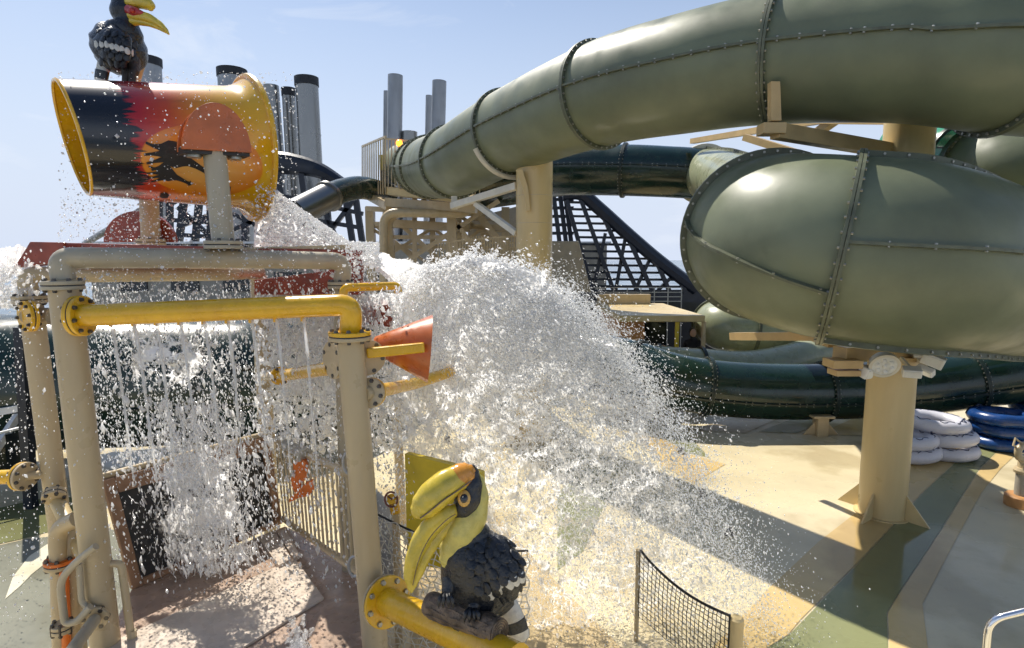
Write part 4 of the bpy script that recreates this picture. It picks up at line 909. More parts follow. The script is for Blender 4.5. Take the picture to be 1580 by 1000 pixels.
for pi_, poly in enumerate(me.polygons):
    i, k = divmod(pi_, N); co = [(i, k), (i, k + 1), (i + 1, k + 1), (i + 1, k)]
    for li, (ii, kk) in zip(poly.loop_indices, co):
        ang = 2 * math.pi * kk / N; a_ = (ang + math.pi / 2) / math.pi if ang <= math.pi * .5 else ((ang - 2 * math.pi) + math.pi / 2) / math.pi if ang >= math.pi * 1.5 else 1 - (ang - math.pi / 2) / math.pi
        uvl.data[li].uv = (fr[ii], a_)
me.polygons.foreach_set('use_smooth', [True] * len(me.polygons)); me.materials.append(MATS['bucket_print'])
o = bpy.data.objects.new('shell', me); COL.objects.link(o); adopt(o, bk)
b = MB(); vs = [bucket_pt(f, 2 * math.pi * k / N, -.018) for f in (0, .2, .4, .6, .8) for k in range(N)]
b.add(vs, [(i * N + k, i * N + (k + 1) % N, (i + 1) * N + (k + 1) % N, (i + 1) * N + k) for i in range(4) for k in range(N)] + [tuple(4 * N + k for k in range(N))]); b.build('inner_wall', 'yellow', bk)
b = MB(); b.sweep([bucket_pt(0, 2 * math.pi * k / N, -.009) for k in range(N)], .014, 6, closed=True); b.build('mouth_rim', 'yellow', bk)
b = MB(); b.sweep([bucket_pt(1.0, 2 * math.pi * k / N, 0) for k in range(N)], .026, 8, closed=True); b.build('flared_rim', 'yellow', bk)
b = MB(); b.add([bucket_pt(.97, 2 * math.pi * k / N, -.03) for k in range(N)], [tuple(range(N))]); b.build('end_cap', 'yellow', bk, smooth=False)
b = MB(); b.cyl(bucket_pt(.16, -2.6, -.1), bucket_pt(.16, -.5, -.05), .02, n=10); b.build('inner_bar', 'yellow', bk)
# animals printed on the side
def print_shape(name, outline, f0, a0, sf, sa):
    bm = bmesh.new(); vv = [bm.verts.new((x, y, 0)) for x, y in outline]
    for tri in tessellate_polygon([[V((x, y, 0)) for x, y in outline]]):
        try: bm.faces.new([vv[i] for i in tri])
        except ValueError: pass
    bmesh.ops.subdivide_edges(bm, edges=bm.edges[:], cuts=3, use_grid_fill=True)
    for v_ in bm.verts:
        f = f0 + v_.co.x * sf; ang = a0 - v_.co.y * sa; v_.co = bucket_pt(f, ang, .005)
    me = bpy.data.meshes.new(name); bm.to_mesh(me); bm.free(); me.materials.append(MATS['soot'])
    o = bpy.data.objects.new(name, me); COL.objects.link(o); adopt(o, bk); return o
gir = [(66, 8), (74, 17), (86, 23), (100, 30), (108, 33), (111, 29), (113, 34), (119, 36), (113, 41), (106, 43), (103, 39), (88, 34), (74, 31), (64, 32), (52, 35), (40, 33), (24, 37), (8, 42), (7, 39), (22, 33), (30, 28), (14, 30), (0, 33), (0, 30), (14, 26), (28, 21), (12, 20), (-2, 21), (-2, 18), (12, 16), (26, 13), (14, 9), (4, 5), (5, 2), (16, 5), (30, 4), (44, -1), (58, 0)]
print_shape('giraffe_print', gir, .285, -.10, .0030, .0122)
print_shape('giraffe_print', [(x * .68, y * .68) for x, y in gir], .285, -.50, .0031, .0120)
print_shape('tree_print', [(0, 30), (4, 10), (12, 4), (20, 0), (24, -8), (28, 2), (40, 6), (42, 30), (30, 40), (10, 40)], .64, -.72, .0030, .0140)
print_shape('bush_print', [(0, 0), (14, -3), (22, 4), (20, 14), (8, 18), (-2, 12)], .36, -1.10, .0022, .0110)
# stands
u_ = AX.copy()
def stand(name, label, c_plate, foot, plate_r, side, mpost, mplate, drop=.02):
    t = thing(name, label, 'bucket stand', foot)
    half_disc(t, c_plate, plate_r, u_, V((0, 0, 1)), .05, mplate, asp=1.45)
    half_disc(t, c_plate + SX * (-.13 * side), plate_r * .99, u_, V((0, 0, 1)), .03, mplate, asp=1.43)
    b = MB(); b.bar(c_plate - u_ * plate_r * .97 - SX * .05 * side, c_plate + u_ * plate_r * .97 - SX * .05 * side, .15, .05); b.build('plate_base', 'gasket', t, smooth=False)
    for s_ in (-1, 1):
        b = MB(); b.cyl(c_plate + u_ * plate_r * .6 * s_ - SX * .05 * side - V((0, 0, .045)), c_plate + u_ * plate_r * .6 * s_ - SX * .05 * side - V((0, 0, .015)), .05, n=12); b.build('bearing', 'bolt', t)
    top = c_plate - SX * .05 * side
    b = MB(); b.cyl(foot, V((top.x, top.y, top.z + .02)), .080, n=32); b.build('post', mpost, t)
    flange(t, foot, (0, 0, 1), .135, 'tan_grey', nb=8)
    return t
cp = at(334, 234, 4.42); ft = at(345, 378, 4.40)
stand('bucket_stand', 'grey tan stand with orange half round plate on the near side of the bucket', cp, ft, .235, 1, 'tan_grey', 'orange')
cpf = at(222, 372, 6.0); 
t = thing('bucket_stand', 'far side stand with a red half round plate below the bucket', 'bucket stand', at(232, 374, 5.9))
half_disc(t, at(220, 374, 5.95), .36, V((1, 0, 0)), V((0, 0, 1)), .05, 'red_tray')
b = MB(); b.cyl(at(233, 376, 5.8), at(229, 285, 5.8), .085, n=28); b.build('post', 'tan', t)
flange(t, at(233, 374, 5.8), (0, 0, 1), .13, 'tan', nb=6)

# ------------------------------------------------------------------ play deck, panel, stairs, railing
DZ = .72
dk = thing('play_deck', 'raised brown play deck with painted sunlit patch and small planks under the water curtain', 'deck', (-1.5, 4.6, 0))
def dpt(px, py, z=DZ): return gr(px, py, z)
def deck_poly(px, z, th, m, name):
    b = MB(); b.poly([dpt(x, y, z) for x, y in px], (0, 0, -th)); return b.build(name, m, dk, smooth=False, bevel=.004)
deck_poly([(205, 905), (440, 812), (560, 870), (570, 1000), (560, 1200), (60, 1200)], DZ, .08, 'deck_brown', 'deck_plate')
deck_poly([(150, 1000), (455, 861), (500, 922), (250, 1075)], DZ + .022, .02, 'deck_sunlit', 'sunlit_patch')  # flush pale slab painting a pool of sunlight on the flat deck
deck_poly([(397, 828), (424, 818), (450, 862), (430, 872)], DZ + .05, .045, 'deck_sunlit', 'step_plank'); deck_poly([(427, 820), (440, 815), (462, 855), (453, 861)], DZ + .05, .045, 'deck_sunlit', 'step_plank')
for px_, py_ in ((230, 930), (430, 830), (540, 890), (520, 1080), (150, 1080)):
    p = dpt(px_, py_); b = MB(); b.cyl((p.x, p.y, .014), (p.x, p.y, DZ - .08), .05, n=14); b.build('leg', 'tan', dk)
sp_ = thing('side_panel', 'brown framed panel with a black centre at the back of the play deck', 'panel', dpt(300, 860))
def vpt(px, py, base):      # point above a deck edge foot
    d = ray(px, py); k = base.y / d.y; return _C + d * k
PL, PRr = gr(200, 908, DZ), gr(432, 806, DZ)
TL, TR = V((PL.x - .18, PL.y, at(150, 740, PL.y).z)), V((PRr.x - .10, PRr.y, at(396, 672, PRr.y).z))
nrm = (PRr - PL).cross(V((0, 0, 1))).normalized() * .05
def quad(P, name, m, d=nrm): b = MB(); b.poly(P, d); return b.build(name, m, sp_, smooth=False, bevel=.008)
def Q(u, v): return PL.lerp(PRr, u).lerp(TL.lerp(TR, u), v)
quad([Q(0, 0), Q(.06, 0), Q(.06, 1), Q(0, 1)], 'stile', 'brown_panel'); quad([Q(.94, 0), Q(1, 0), Q(1, 1), Q(.94, 1)], 'stile', 'brown_panel')
quad([Q(.062, .86), Q(.938, .86), Q(.938, 1), Q(.062, 1)], 'top_frame', 'brown_panel'); quad([Q(.062, 0), Q(.938, 0), Q(.938, .06), Q(.062, .06)], 'bottom_frame', 'brown_panel')
quad([Q(.06, .05), Q(.94, .05), Q(.94, .87), Q(.06, .87)], 'centre', 'gasket', nrm * .5)
b = MB(); b.cyl(Q(0, 1.02), Q(1, 1.02), .03, n=12); b.build('cap_rail', 'tan', sp_)
rl = thing('slat_railing', 'tan slat railing with rope wrapped top rail right of the play deck', 'railing', dpt(500, 850))
ra0, ra1 = at(424, 678, 6.0), at(548, 736, 4.35); rb0, rb1 = at(436, 800, 5.9), at(556, 885, 4.3)
b = MB(); b.cyl(ra0, ra1, .032, n=14); b.build('top_rail', 'tan', rl)
b = MB(); b.cyl(rb0, rb1, .028, n=14); b.build('bottom_rail', 'tan', rl)
for k in range(19):
    f = (k + .5) / 19; b = MB(); b.cyl(rb0.lerp(rb1, f), ra0.lerp(ra1, f), .011, n=8); b.build('baluster', 'tan', rl)
b = MB(); m_ = 160; hel = []
d_ = (ra1 - ra0).normalized(); x_ = d_.orthogonal().normalized(); y_ = d_.cross(x_)
for k in range(m_): a_ = k / m_ * 2 * math.pi * 13; hel.append(ra0.lerp(ra1, .16 + .34 * k / m_) + (x_ * math.cos(a_) + y_ * math.sin(a_)) * .042)
b.sweep(hel, .013, 6); b.build('rope_wrap', 'white_rope', rl)
for q, rr_ in ((at(540, 713, 4.3), .085), (at(548, 872, 4.25), .08)):
    b = MB(); b.sweep([q + V((rr_ * .55 * math.cos(a_), -.02, rr_ * math.sin(a_))) for a_ in np.linspace(0, 2 * math.pi, 24, endpoint=False)], .012, 8, closed=True); b.build('ring', 'steel_grey', rl)
orn = thing('hanging_figure', 'orange curled figure hanging on the slat railing', 'ornament', at(466, 775, 5.1))
b = MB(); c_ = [(452, 714), (470, 710), (474, 722), (470, 742), (462, 748), (464, 752), (472, 746), (486, 738), (484, 756), (476, 766), (462, 768), (446, 776), (446, 770), (456, 762), (450, 752), (448, 738), (456, 732), (452, 724)]
b.poly([at(x, y, 5.12) for x, y in c_], (0, .05, 0)); b.build('body', 'orange_flange', orn, smooth=False, bevel=.012)
pipe(orn, [at(462, 712, 5.12), at(460, 698, 5.12), at(474, 690, 5.15)], .018, 'white_rope', .05, 8, 'hook')
yb = thing('yellow_board', 'upright yellow board standing behind the hornbill', 'board', gr(700, 960))
b = MB(); b.poly([at(624, 700, 4.75), at(722, 724, 4.58), at(742, 730, 4.55), at(746, 885, 4.55), at(722, 885, 4.58), at(628, 870, 4.75)], (.03, .06, 0)); b.build('panel', 'yellow_board', yb, smooth=False, bevel=.01)
for px_, Y_ in ((636, 4.75), (736, 4.58)):
    p = at(px_, 880, Y_); b = MB(); b.cyl((p.x, p.y + .07, .014), (p.x, p.y + .07, p.z), .04, n=12); b.build('leg', 'tan', yb)
vw = thing('valve_wheel', 'small dark red valve hand wheel beside the right post', 'valve', at(604, 770, 4.9))
q = at(604, 770, 4.9)
b = MB(); b.sweep([q + V((.055 * math.cos(a_), -.01, .068 * math.sin(a_))) for a_ in np.linspace(0, 2 * math.pi, 24, endpoint=False)], .009, 8, closed=True); b.build('hand_wheel', 'valve_red', vw)
for k in range(3):
    a_ = k * 2.094 + .4; b = MB(); b.cyl(q, q + V((.055 * math.cos(a_), -.01, .068 * math.sin(a_))), .006, n=6); b.build('spoke', 'valve_red', vw)
pipe(vw, [q, q + V((0, .08, -.05)), q + V((.02, .08, -.16))], .045, 'yellow', .03, 14, 'valve_body')
pipe(vw, [q + V((.02, .08, -.16)), V((q.x + .02, q.y + .08, .014))], .035, 'tan', .03, 14, 'pipe')
b = MB(); b.sweep(spline([at(566, 770, 5.2), at(582, 790, 5.2), at(598, 845, 5.2), at(604, 910, 5.2)], 6), .12, 16); tag(b.build('blue_hose', 'steel_grey'), 'blue grey curved pipe behind the right post', 'pipe')

# ------------------------------------------------------------------ nets
def net(root, fn, nu, nv, r, m):
    b = MB(); P = {}
    for i in range(nu + 1):
        for j in range(nv + 1):
            jit = V((random.uniform(-1, 1), random.uniform(-1, 1), random.uniform(-1, 1))) * .004
            P[i, j] = fn(i / nu, j / nv) + jit
    for i in range(nu + 1):
        for j in range(nv + 1):
            if i < nu: b.sweep([P[i, j], P[i + 1, j]], r, 4, caps=False)
            if j < nv: b.sweep([P[i, j], P[i, j + 1]], r, 4, caps=False)
    return b.build('mesh', m, root, kind='stuff')
nt_ = thing('rope_net', 'black rope safety net beside the splash landing', 'net', gr(1060, 1050))
def fr_(u, v):
    x = 988 + 138 * u; yt = 848 + 102 * (u ** .85) + 10 * math.sin(math.pi * u); Y = 5.0 - 1.0 * u
    top = at(x, yt, Y); bot = V((top.x, top.y, .25)); return bot.lerp(top, v) + V((0, .05 * math.sin(v * 3) * math.sin(math.pi * u), 0))
net(nt_, fr_, 22, 13, .0035, 'black_rope')
b = MB(); b.sweep([fr_(u, 1) for u in np.linspace(0, 1, 20)], .011, 8); b.build('edge_rope', 'black_rope', nt_)
b = MB(); b.sweep([fr_(1, v) for v in np.linspace(0, 1, 8)], .008, 8); b.build('edge_rope', 'black_rope', nt_)
p = at(1137, 952, 4.0); b = MB(); b.sweep([(p.x, p.y, .014), (p.x, p.y, p.z - .015), (p.x, p.y, p.z)], [.05, .05, .035], 24); b.build('post', 'sand', nt_)
p = at(985, 848, 5.02); b = MB(); b.cyl((p.x, p.y, .014), p, .022, n=16); b.build('post', 'tan', nt_)
nl = thing('rope_net', 'pale rope net behind the lower yellow pipe', 'net', gr(650, 1000))
def fl_(u, v):
    x = 575 + 240 * u; Y = 4.25 - .2 * u; top = at(x, 790 + 60 * u + 20 * math.sin(math.pi * u), Y); bot = V((top.x, top.y, .3))
    w_ = .03 * math.sin(v * 9 + u * 7); return bot.lerp(top, v) + V((.035 * math.sin(v * 40) * (1 if int(u * 20) % 2 else -1) * .5, w_, .012 * math.sin(u * 50)))
net(nl, fl_, 20, 22, .0042, 'white_rope')
b = MB(); b.sweep([at(575 + 240 * u, 790 + 60 * u + 20 * math.sin(math.pi * u), 4.25 - .2 * u) for u in np.linspace(0, 1, 20)], .008, 8); b.build('edge_rope', 'black_rope', nl)

# ------------------------------------------------------------------ hornbill statues
def sw(root, rows, m, name, n=24, sub=6, caps=True):
    """rows: (px, py, Y, radius in px, depth factor)"""
    P = spline([at(r[0], r[1], r[2]) for r in rows], sub)
    rr = lerp_list([r[3] * r[2] / FPX for r in rows], sub); dp = lerp_list([r[4] if len(r) > 4 else 1.0 for r in rows], sub)
    b = MB(); b.sweep(P, [(max(a_, .0015), max(a_ * d, .0015)) for a_, d in zip(rr, dp)], n, caps=caps, up=V((0, 1, 0)))
    return b.build(name, m, root, ang=75)
# note: with up=Y the first radius lies in the picture plane and the second along the depth
def feather_mesh(L, W, T):
    b = MB(); rows = [(0, .35), (.25, .8), (.55, 1.0), (.8, .85), (.95, .5), (1.0, .12)]
    vs = []
    for f, w in rows:
        vs += [V((-W * w / 2, 0, -L * f)), V((-W * w * .25, T * .7, -L * f)), V((0, T, -L * f)), V((W * w * .25, T * .7, -L * f)), V((W * w / 2, 0, -L * f)), V((0, -T * .6, -L * f))]
    n = 6; fs = [(i * n + k, i * n + (k + 1) % n, (i + 1) * n + (k + 1) % n, (i + 1) * n + k) for i in range(len(rows) - 1) for k in range(n)] + [tuple(range(n)), tuple((len(rows) - 1) * n + k for k in range(n))]
    b.add(vs, fs); o = b.build('feather', 'feather_black', None, ang=80); me = o.data; bpy.data.objects.remove(o); return me
def put_feather(parent, me, p, nrm, down, m=None, sc=1.0):
    nrm = V(nrm).normalized(); z = -(V(down) - nrm * V(down).dot(nrm)).normalized(); x = nrm.cross(z)
    o = bpy.data.objects.new('feather', me if m is None else m); COL.objects.link(o)
    M = Matrix((x, nrm, z)).transposed().to_4x4(); M.translation = V(p); M = M @ Matrix.Scale(sc, 4)
    o.matrix_basis = M; o.parent = parent; o.matrix_parent_inverse = wmat(parent).inverted(); return o

# --- foreground hornbill
HY = 3.18
hb = thing('hornbill_statue', 'painted hornbill statue with huge yellow bill perched on a log in the foreground', 'bird statue', at(720, 960, HY))
body = sw(hb, [(722, 770, HY, 16), (722, 800, HY, 25), (722, 822, HY, 36, .9), (728, 850, HY, 53, .9), (738, 880, HY + .02, 62, .88), (753, 906, HY + .03, 54, .85), (770, 925, HY + .05, 34, .8), (782, 938, HY + .05, 20, .7)], 'feather_black', 'body', 36)
sw(hb, [(700, 792, HY - .03, 12), (716, 782, HY - .03, 22), (722, 768, HY - .02, 24), (726, 748, HY - .01, 20), (728, 728, HY, 12), (729, 718, HY, 4)], 'feather_black', 'face', 24)
# yellow cheek and throat flap
sw(hb, [(733, 728, HY + .01, 5, .6), (738, 745, HY, 11, .7), (738, 770, HY - .015, 17, .8), (728, 797, HY - .03, 25, .85), (712, 822, HY - .05, 28, .8), (698, 846, HY - .07, 22, .7), (688, 866, HY - .09, 12, .6), (684, 875, HY - .10, 3, .5)], 'face_yellow', 'throat', 28)
mandU = sw(hb, [(704, 786, HY - .06, 10, .8), (690, 793, HY - .09, 14, .8), (670, 808, HY - .12, 17, .75), (652, 831, HY - .14, 17, .7), (640, 857, HY - .16, 14, .65), (632, 884, HY - .17, 10, .6), (633, 905, HY - .17, 5, .5), (635, 915, HY - .17, 1.5, .5)], 'bill', 'upper_bill', 24)
sw(hb, [(706, 800, HY - .05, 9, .7), (690, 812, HY - .07, 10, .7), (673, 832, HY - .10, 10, .65), (659, 856, HY - .13, 9, .6), (649, 880, HY - .15, 7, .55), (640, 902, HY - .165, 4, .5), (636, 914, HY - .17, 1.2, .5)], 'bill', 'lower_bill', 20)
b = MB(); b.sweep(spline([at(703, 793, HY - .15), at(687, 804, HY - .17), at(666, 826, HY - .195), at(652, 850, HY - .21), at(643, 875, HY - .205), at(637, 903, HY - .185)], 6), .0025, 6); b.build('bill_groove', 'bark', hb)
# casque : rounded ridge
cas = sw(hb, [(730, 720, HY - .01, 5, .8), (722, 727, HY - .02, 16, .8), (706, 738, HY - .05, 22, .8), (688, 749, HY - .08, 25, .78), (669, 765, HY - .11, 26, .75), (654, 781, HY - .13, 23, .72), (644, 791, HY - .14, 15, .7), (638, 797, HY - .145, 5, .6)], 'bill', 'casque', 28)
sw(hb, [(731, 722, HY - .012, 7, .82), (723, 727.5, HY - .022, 16.6, .83), (712, 734, HY - .04, 20.8, .83), (705, 738.5, HY - .052, 21.9, .80)], 'bill_orange', 'casque_tip', 28)
b = MB(); b.sweep(spline([at(727, 742, HY - .085), at(706, 757, HY - .125), at(684, 772, HY - .165), at(662, 790, HY - .185), at(648, 800, HY - .18)], 6), .004, 6); b.build('casque_ridge', 'bark', hb)
# eye
E = at(716, 769, HY - .105); ev = (_C - E).normalized(); ex = ev.cross(V((0, 0, 1))).normalized(); ey = ex.cross(ev); rotE = Matrix((ex, ey, ev)).transposed()
b = MB(); b.ball(E, .038, 20, 12, (.95, 1.2, .45), rotE); b.build('eye_ring', 'eye_amber', hb)
b = MB(); b.ball(E + ev * .012, .022, 16, 10, (1, 1.15, .5), rotE); b.build('pupil', 'eye_dark', hb)
b = MB(); b.ball(E + ev * .0225 + ex * .006 + ey * .008, .004, 8, 6); b.build('catch_light', 'feather_white', hb)
# wing with layered feathers
wg = sw(hb, [(742, 826, HY - .02, 12, .8), (758, 850, HY - .05, 34, .85), (770, 878, HY - .07, 42, .8), (778, 902, HY - .06, 34, .7), (786, 922, HY - .04, 16, .6)], 'feather_black', 'wing', 28)
FS = feather_mesh(.075, .056, .006); FL = feather_mesh(.13, .040, .006)
FSW = FS.copy(); FSW.materials.clear(); FSW.materials.append(MATS['feather_white'])
from mathutils.bvhtree import BVHTree
def hit(objs, px, py):
    d = ray(px, py).normalized(); best = None
    for o in objs:
        me = o.data; key = o.name
        if key not in WM: WM[key] = BVHTree.FromPolygons([v.co.copy() for v in me.vertices], [tuple(p.vertices) for p in me.polygons])
        r_ = WM[key].ray_cast(_C, d)
        if r_[0] is not None and (best is None or r_[3] < best[2]): best = (r_[0], r_[1], r_[3])
    return best
rowsF = [(745, 832, 4), (752, 846, 5), (758, 860, 6), (764, 874, 6), (770, 888, 6), (776, 901, 5)]
for ri, (cx, cy, nn) in enumerate(rowsF):
    for k in range(nn):
        f = (k + (.5 if ri % 2 else .2)) / nn - .5; x = cx + f * 78 * (1 if ri else .7) + random.uniform(-1.5, 1.5); y = cy - f * 34 + random.uniform(-1.5, 1.5)
        h = hit([wg, body], x, y)
        if h: put_feather(wg, FS, h[0] + h[1] * .003, (h[1] + V((.05, -.05, .16))), V((.55, 0, -1)), None, random.uniform(.8, 1.0))
for k in range(6):
    x, y = 754 + k * 9.6, 916 - k * 5.6; h = hit([wg, body], x, y) or (at(x, y, HY), V((.4, -.9, 0)), 0)
    put_feather(wg, FS, h[0] + h[1] * .016 + V((0, 0, .025)), h[1], V((.35, 0, -1)), FSW, .95)
for k in range(6):
    x, y = 758 + k * 8.6, 924 - k * 4.5; h = hit([wg, body], x, y) or (at(x, y, HY + .03), V((.4, -.9, 0)), 0)
    put_feather(wg, FL, h[0] + V((0, .0, .02)), h[1], V((.4, .1, -1)), None, .8)
# tail: white, black band, white tip
sw(hb, [(778, 928, HY + .05, 20, .55), (787, 946, HY + .04, 20, .5), (793, 958, HY + .035, 19, .48)], 'feather_white', 'tail', 20)
sw(hb, [(793, 957, HY + .035, 19.4, .49), (799, 974, HY + .03, 18.4, .46)], 'feather_black', 'tail_band', 20)
sw(hb, [(799, 973, HY + .03, 18.0, .45), (803, 985, HY + .025, 15, .4), (805, 990, HY + .025, 6, .3)], 'feather_white', 'tail_tip', 20)
# legs and clawed toes
for lx, ly in ((688, 918), (728, 941)):
    sw(hb, [(lx + 8, ly - 22, HY - .08, 16), (lx + 3, ly - 6, HY - .12, 11), (lx, ly + 2, HY - .14, 8)], 'feather_black', 'leg', 14)
    for k in range(4):
        dx = (-11, -4, 4, 11)[k]; b = MB()
        b.sweep(spline([at(lx + dx * .3, ly - 2, HY - .14), at(lx + dx * .8, ly + 4, HY - .18), at(lx + dx, ly + 13, HY - .19), at(lx + dx * 1.05, ly + 20, HY - .175)], 4), [.011, .012, .013, .012, .013, .012, .011, .011, .010, .008, .006, .004, .0025], 8); b.build('toe', 'feather_black', hb)
# log
lg = thing('log_perch', 'short brown log with carved end rings under the foreground hornbill', 'log', at(715, 965, 3.15))
q0, q1 = at(664, 932, 3.30), at(770, 975, 2.96); ld = (q1 - q0).normalized(); pts = [q0.lerp(q1, f) for f in np.linspace(0, 1, 16)]
b = MB(); b.sweep(pts, [.072 + .004 * math.sin(i * 2.1) for i in range(16)], 28)
for i, v_ in enumerate(b.v):
    v = V(v_); nn = mnoise.noise(v * 16) * .007 + mnoise.noise(v * 45) * .003; f = (v - q0).dot(ld); b.v[i] = tuple(v + (v - (q0 + ld * f)).normalized() * nn)
b.build('trunk', 'bark', lg, ang=60)
b = MB(); b.sweep([q1 - ld * .002, q1 + ld * .006], .066, 28); b.build('end_face', 'wood_end', lg)
for r_ in (.014, .028, .042, .055, .066):
    b = MB(); b.tubering(q1 + ld * .007, ld, r_ - .003, r_ + .003, .006, 28); b.build('growth_ring', 'bark', lg)
b = MB(); sxv = ld.cross(V((0, 0, 1))).normalized()
for k in range(7):
    a_ = k * .5 - 1.2; d_ = -sxv * math.cos(a_) * -1 + V((0, 0, 1)) * math.sin(a_)
    b = MB(); b.sweep([p + d_ * (.073 + .003 * math.sin(i * 1.7 + k)) + V((0, 0, .005 * math.sin(i * 1.1 + k * 2))) for i, p in enumerate(pts[1:-1])], .0045, 5); b.build('bark_ridge', 'bark', lg)

# --- hornbill on top of the bucket
TY = 4.95
h2 = thing('hornbill_statue', 'small dark hornbill statue standing on top of the tipping bucket', 'bird statue', at(185, 131, TY))
body2 = sw(h2, [(190, -2, TY, 8), (190, 6, TY, 15), (191, 18, TY, 18), (195, 33, TY, 15), (193, 46, TY, 24), (188, 60, TY + .02, 34), (183, 76, TY + .04, 38), (175, 90, TY + .05, 33), (167, 100, TY + .06, 20), (162, 106, TY + .06, 6)], 'feather_black', 'body', 32)
sw(h2, [(198, 3, TY - .04, 7), (212, 3, TY - .06, 9), (225, 5, TY - .07, 9), (231, 10, TY - .07, 8), (233, 16, TY - .07, 3)], 'bill', 'casque', 20)
sw(h2, [(203, 23, TY - .04, 8), (214, 25, TY - .06, 8), (228, 28, TY - .08, 7), (244, 36, TY - .09, 5), (255, 45, TY - .10, 3), (261, 53, TY - .10, 1)], 'bill', 'upper_bill', 20)
sw(h2, [(204, 33, TY - .04, 6), (218, 34, TY - .06, 5), (234, 38, TY - .08, 4), (250, 46, TY - .09, 2.4), (260, 53, TY - .10, .8)], 'bill', 'lower_bill', 16)
sw(h2, [(199, 15, TY - .06, 7), (208, 18, TY - .085, 7), (217, 20, TY - .10, 4), (224, 22, TY - .10, 1)], 'bill_red', 'bill_base', 16)
b = MB(); b.ball(at(203, 16, TY - .13), .022, 12, 8); b.build('eye', 'bill_red', h2)
wg2 = sw(h2, [(178, 44, TY - .10, 8), (176, 60, TY - .13, 26, .5), (172, 76, TY - .13, 30, .45), (166, 92, TY - .10, 18, .4)], 'feather_black', 'wing', 24)
for ri in range(5):
    for k in range(5):
        x = 156 + k * 12 + (ri % 2) * 5; y = 44 + ri * 11 + k * 2; h = hit([wg2, body2], x, y)
        if h: put_feather(wg2, FS, h[0] + h[1] * .002, h[1] + V((0, -.1, .2)), V((-.3, 0, -1)), None, random.uniform(.75, .95))
for k in range(8):
    x, y = 149 + k * 7.6, 64 + max(0, k - 2) * 2.4; h = hit([wg2, body2], x, y)
    if h: put_feather(wg2, FS, h[0] + h[1] * .012, h[1], V((.25, 0, -1)), FSW, .72)
sw(h2, [(163, 94, TY + .02, 11, .5), (158, 110, TY + .02, 10, .5)], 'feather_white', 'tail', 16)
sw(h2, [(158, 109, TY + .02, 10.4, .52), (156, 122, TY + .02, 10, .5)], 'feather_black', 'tail_band', 16)
sw(h2, [(156, 121, TY + .02, 9.6, .48), (154, 133, TY + .02, 8, .4)], 'feather_white', 'tail_tip', 16)
for lx in (196, 206):
    sw(h2, [(lx - 4, 94, TY, 13), (lx, 108, TY - .02, 8), (lx - 2, 122, TY - .04, 5), (lx - 2, 134, TY - .04, 5)], 'feather_brown', 'leg', 14)
pc = thing('feed_pipe', 'tan pipe stub behind the legs of the bucket hornbill', 'pipe', at(210, 134, 5.3))
b = MB(); b.cyl(at(203, 140, 5.25), at(214, 102, 5.3), .045, n=18); b.build('pipe', 'tan', pc)
b = MB(); b.ball(at(214, 102, 5.3), .047, 14, 8); b.build('end_cap', 'tan', pc)

# ------------------------------------------------------------------ water
def ico(sub):
    bm = bmesh.new(); bmesh.ops.create_icosphere(bm, subdivisions=sub, radius=1.0)
    v = np.array([p.co[:] for p in bm.verts]); f = np.array([[q.index for q in p.verts] for p in bm.faces]); bm.free(); return v, f
OCT = (np.array([(1, 0, 0), (-1, 0, 0), (0, 1, 0), (0, -1, 0), (0, 0, 1), (0, 0, -1)], float), np.array([(0, 2, 4), (2, 1, 4), (1, 3, 4), (3, 0, 4), (2, 0, 5), (1, 2, 5), (3, 1, 5), (0, 3, 5)]))
def instance_mesh(name, bases, pos, scl, rot, m, label=None, cat=None, parent=None, smooth=True):
    """one mesh from many small drops (numpy). pos Nx3, scl Nx3, rot Nx3x3, bases list of (v,f)"""
    VS, FS_, off = [], [], 0; n = len(pos); idx = rng.integers(0, len(bases), n)
    for bi, (bv, bf) in enumerate(bases):
        s_ = np.where(idx == bi)[0]
        if not len(s_): continue
        v = np.einsum('nij,nkj->nki', rot[s_], bv[None] * scl[s_][:, None, :]) + pos[s_][:, None, :]
        f = bf[None] + (np.arange(len(s_)) * len(bv))[:, None, None] + off
        VS.append(v.reshape(-1, 3)); FS_.append(f.reshape(-1, 3)); off += len(s_) * len(bv)
    v = np.concatenate(VS); f = np.concatenate(FS_)
    me = bpy.data.meshes.new(name); me.vertices.add(len(v)); me.vertices.foreach_set('co', v.astype(np.float32).ravel())
    me.loops.add(f.size); me.loops.foreach_set('vertex_index', f.astype(np.int32).ravel())
    me.polygons.add(len(f)); me.polygons.foreach_set('loop_start', np.arange(0, f.size, 3, dtype=np.int32)); me.polygons.foreach_set('loop_total', np.full(len(f), 3, np.int32))
    if smooth: me.polygons.foreach_set('use_smooth', np.ones(len(f), bool))
    me.update(calc_edges=True); me.materials.append(MATS[m])
    o = bpy.data.objects.new(name, me); COL.objects.link(o); o['kind'] = 'stuff'
    if parent is not None: adopt(o, parent)
    elif label: o['label'] = label; o['category'] = cat
    return o
def align(d):       # rotation matrices whose z column is d (N x 3)
    z = d / (np.linalg.norm(d, axis=1, keepdims=True) + 1e-9); a_ = np.where(np.abs(z[:, :1]) > .9, np.array([[0, 1.0, 0]]), np.array([[1.0, 0, 0]]))
    x = np.cross(a_, z); x /= np.linalg.norm(x, axis=1, keepdims=True) + 1e-9; y = np.cross(z, x); return np.stack([x, y, z], axis=2)
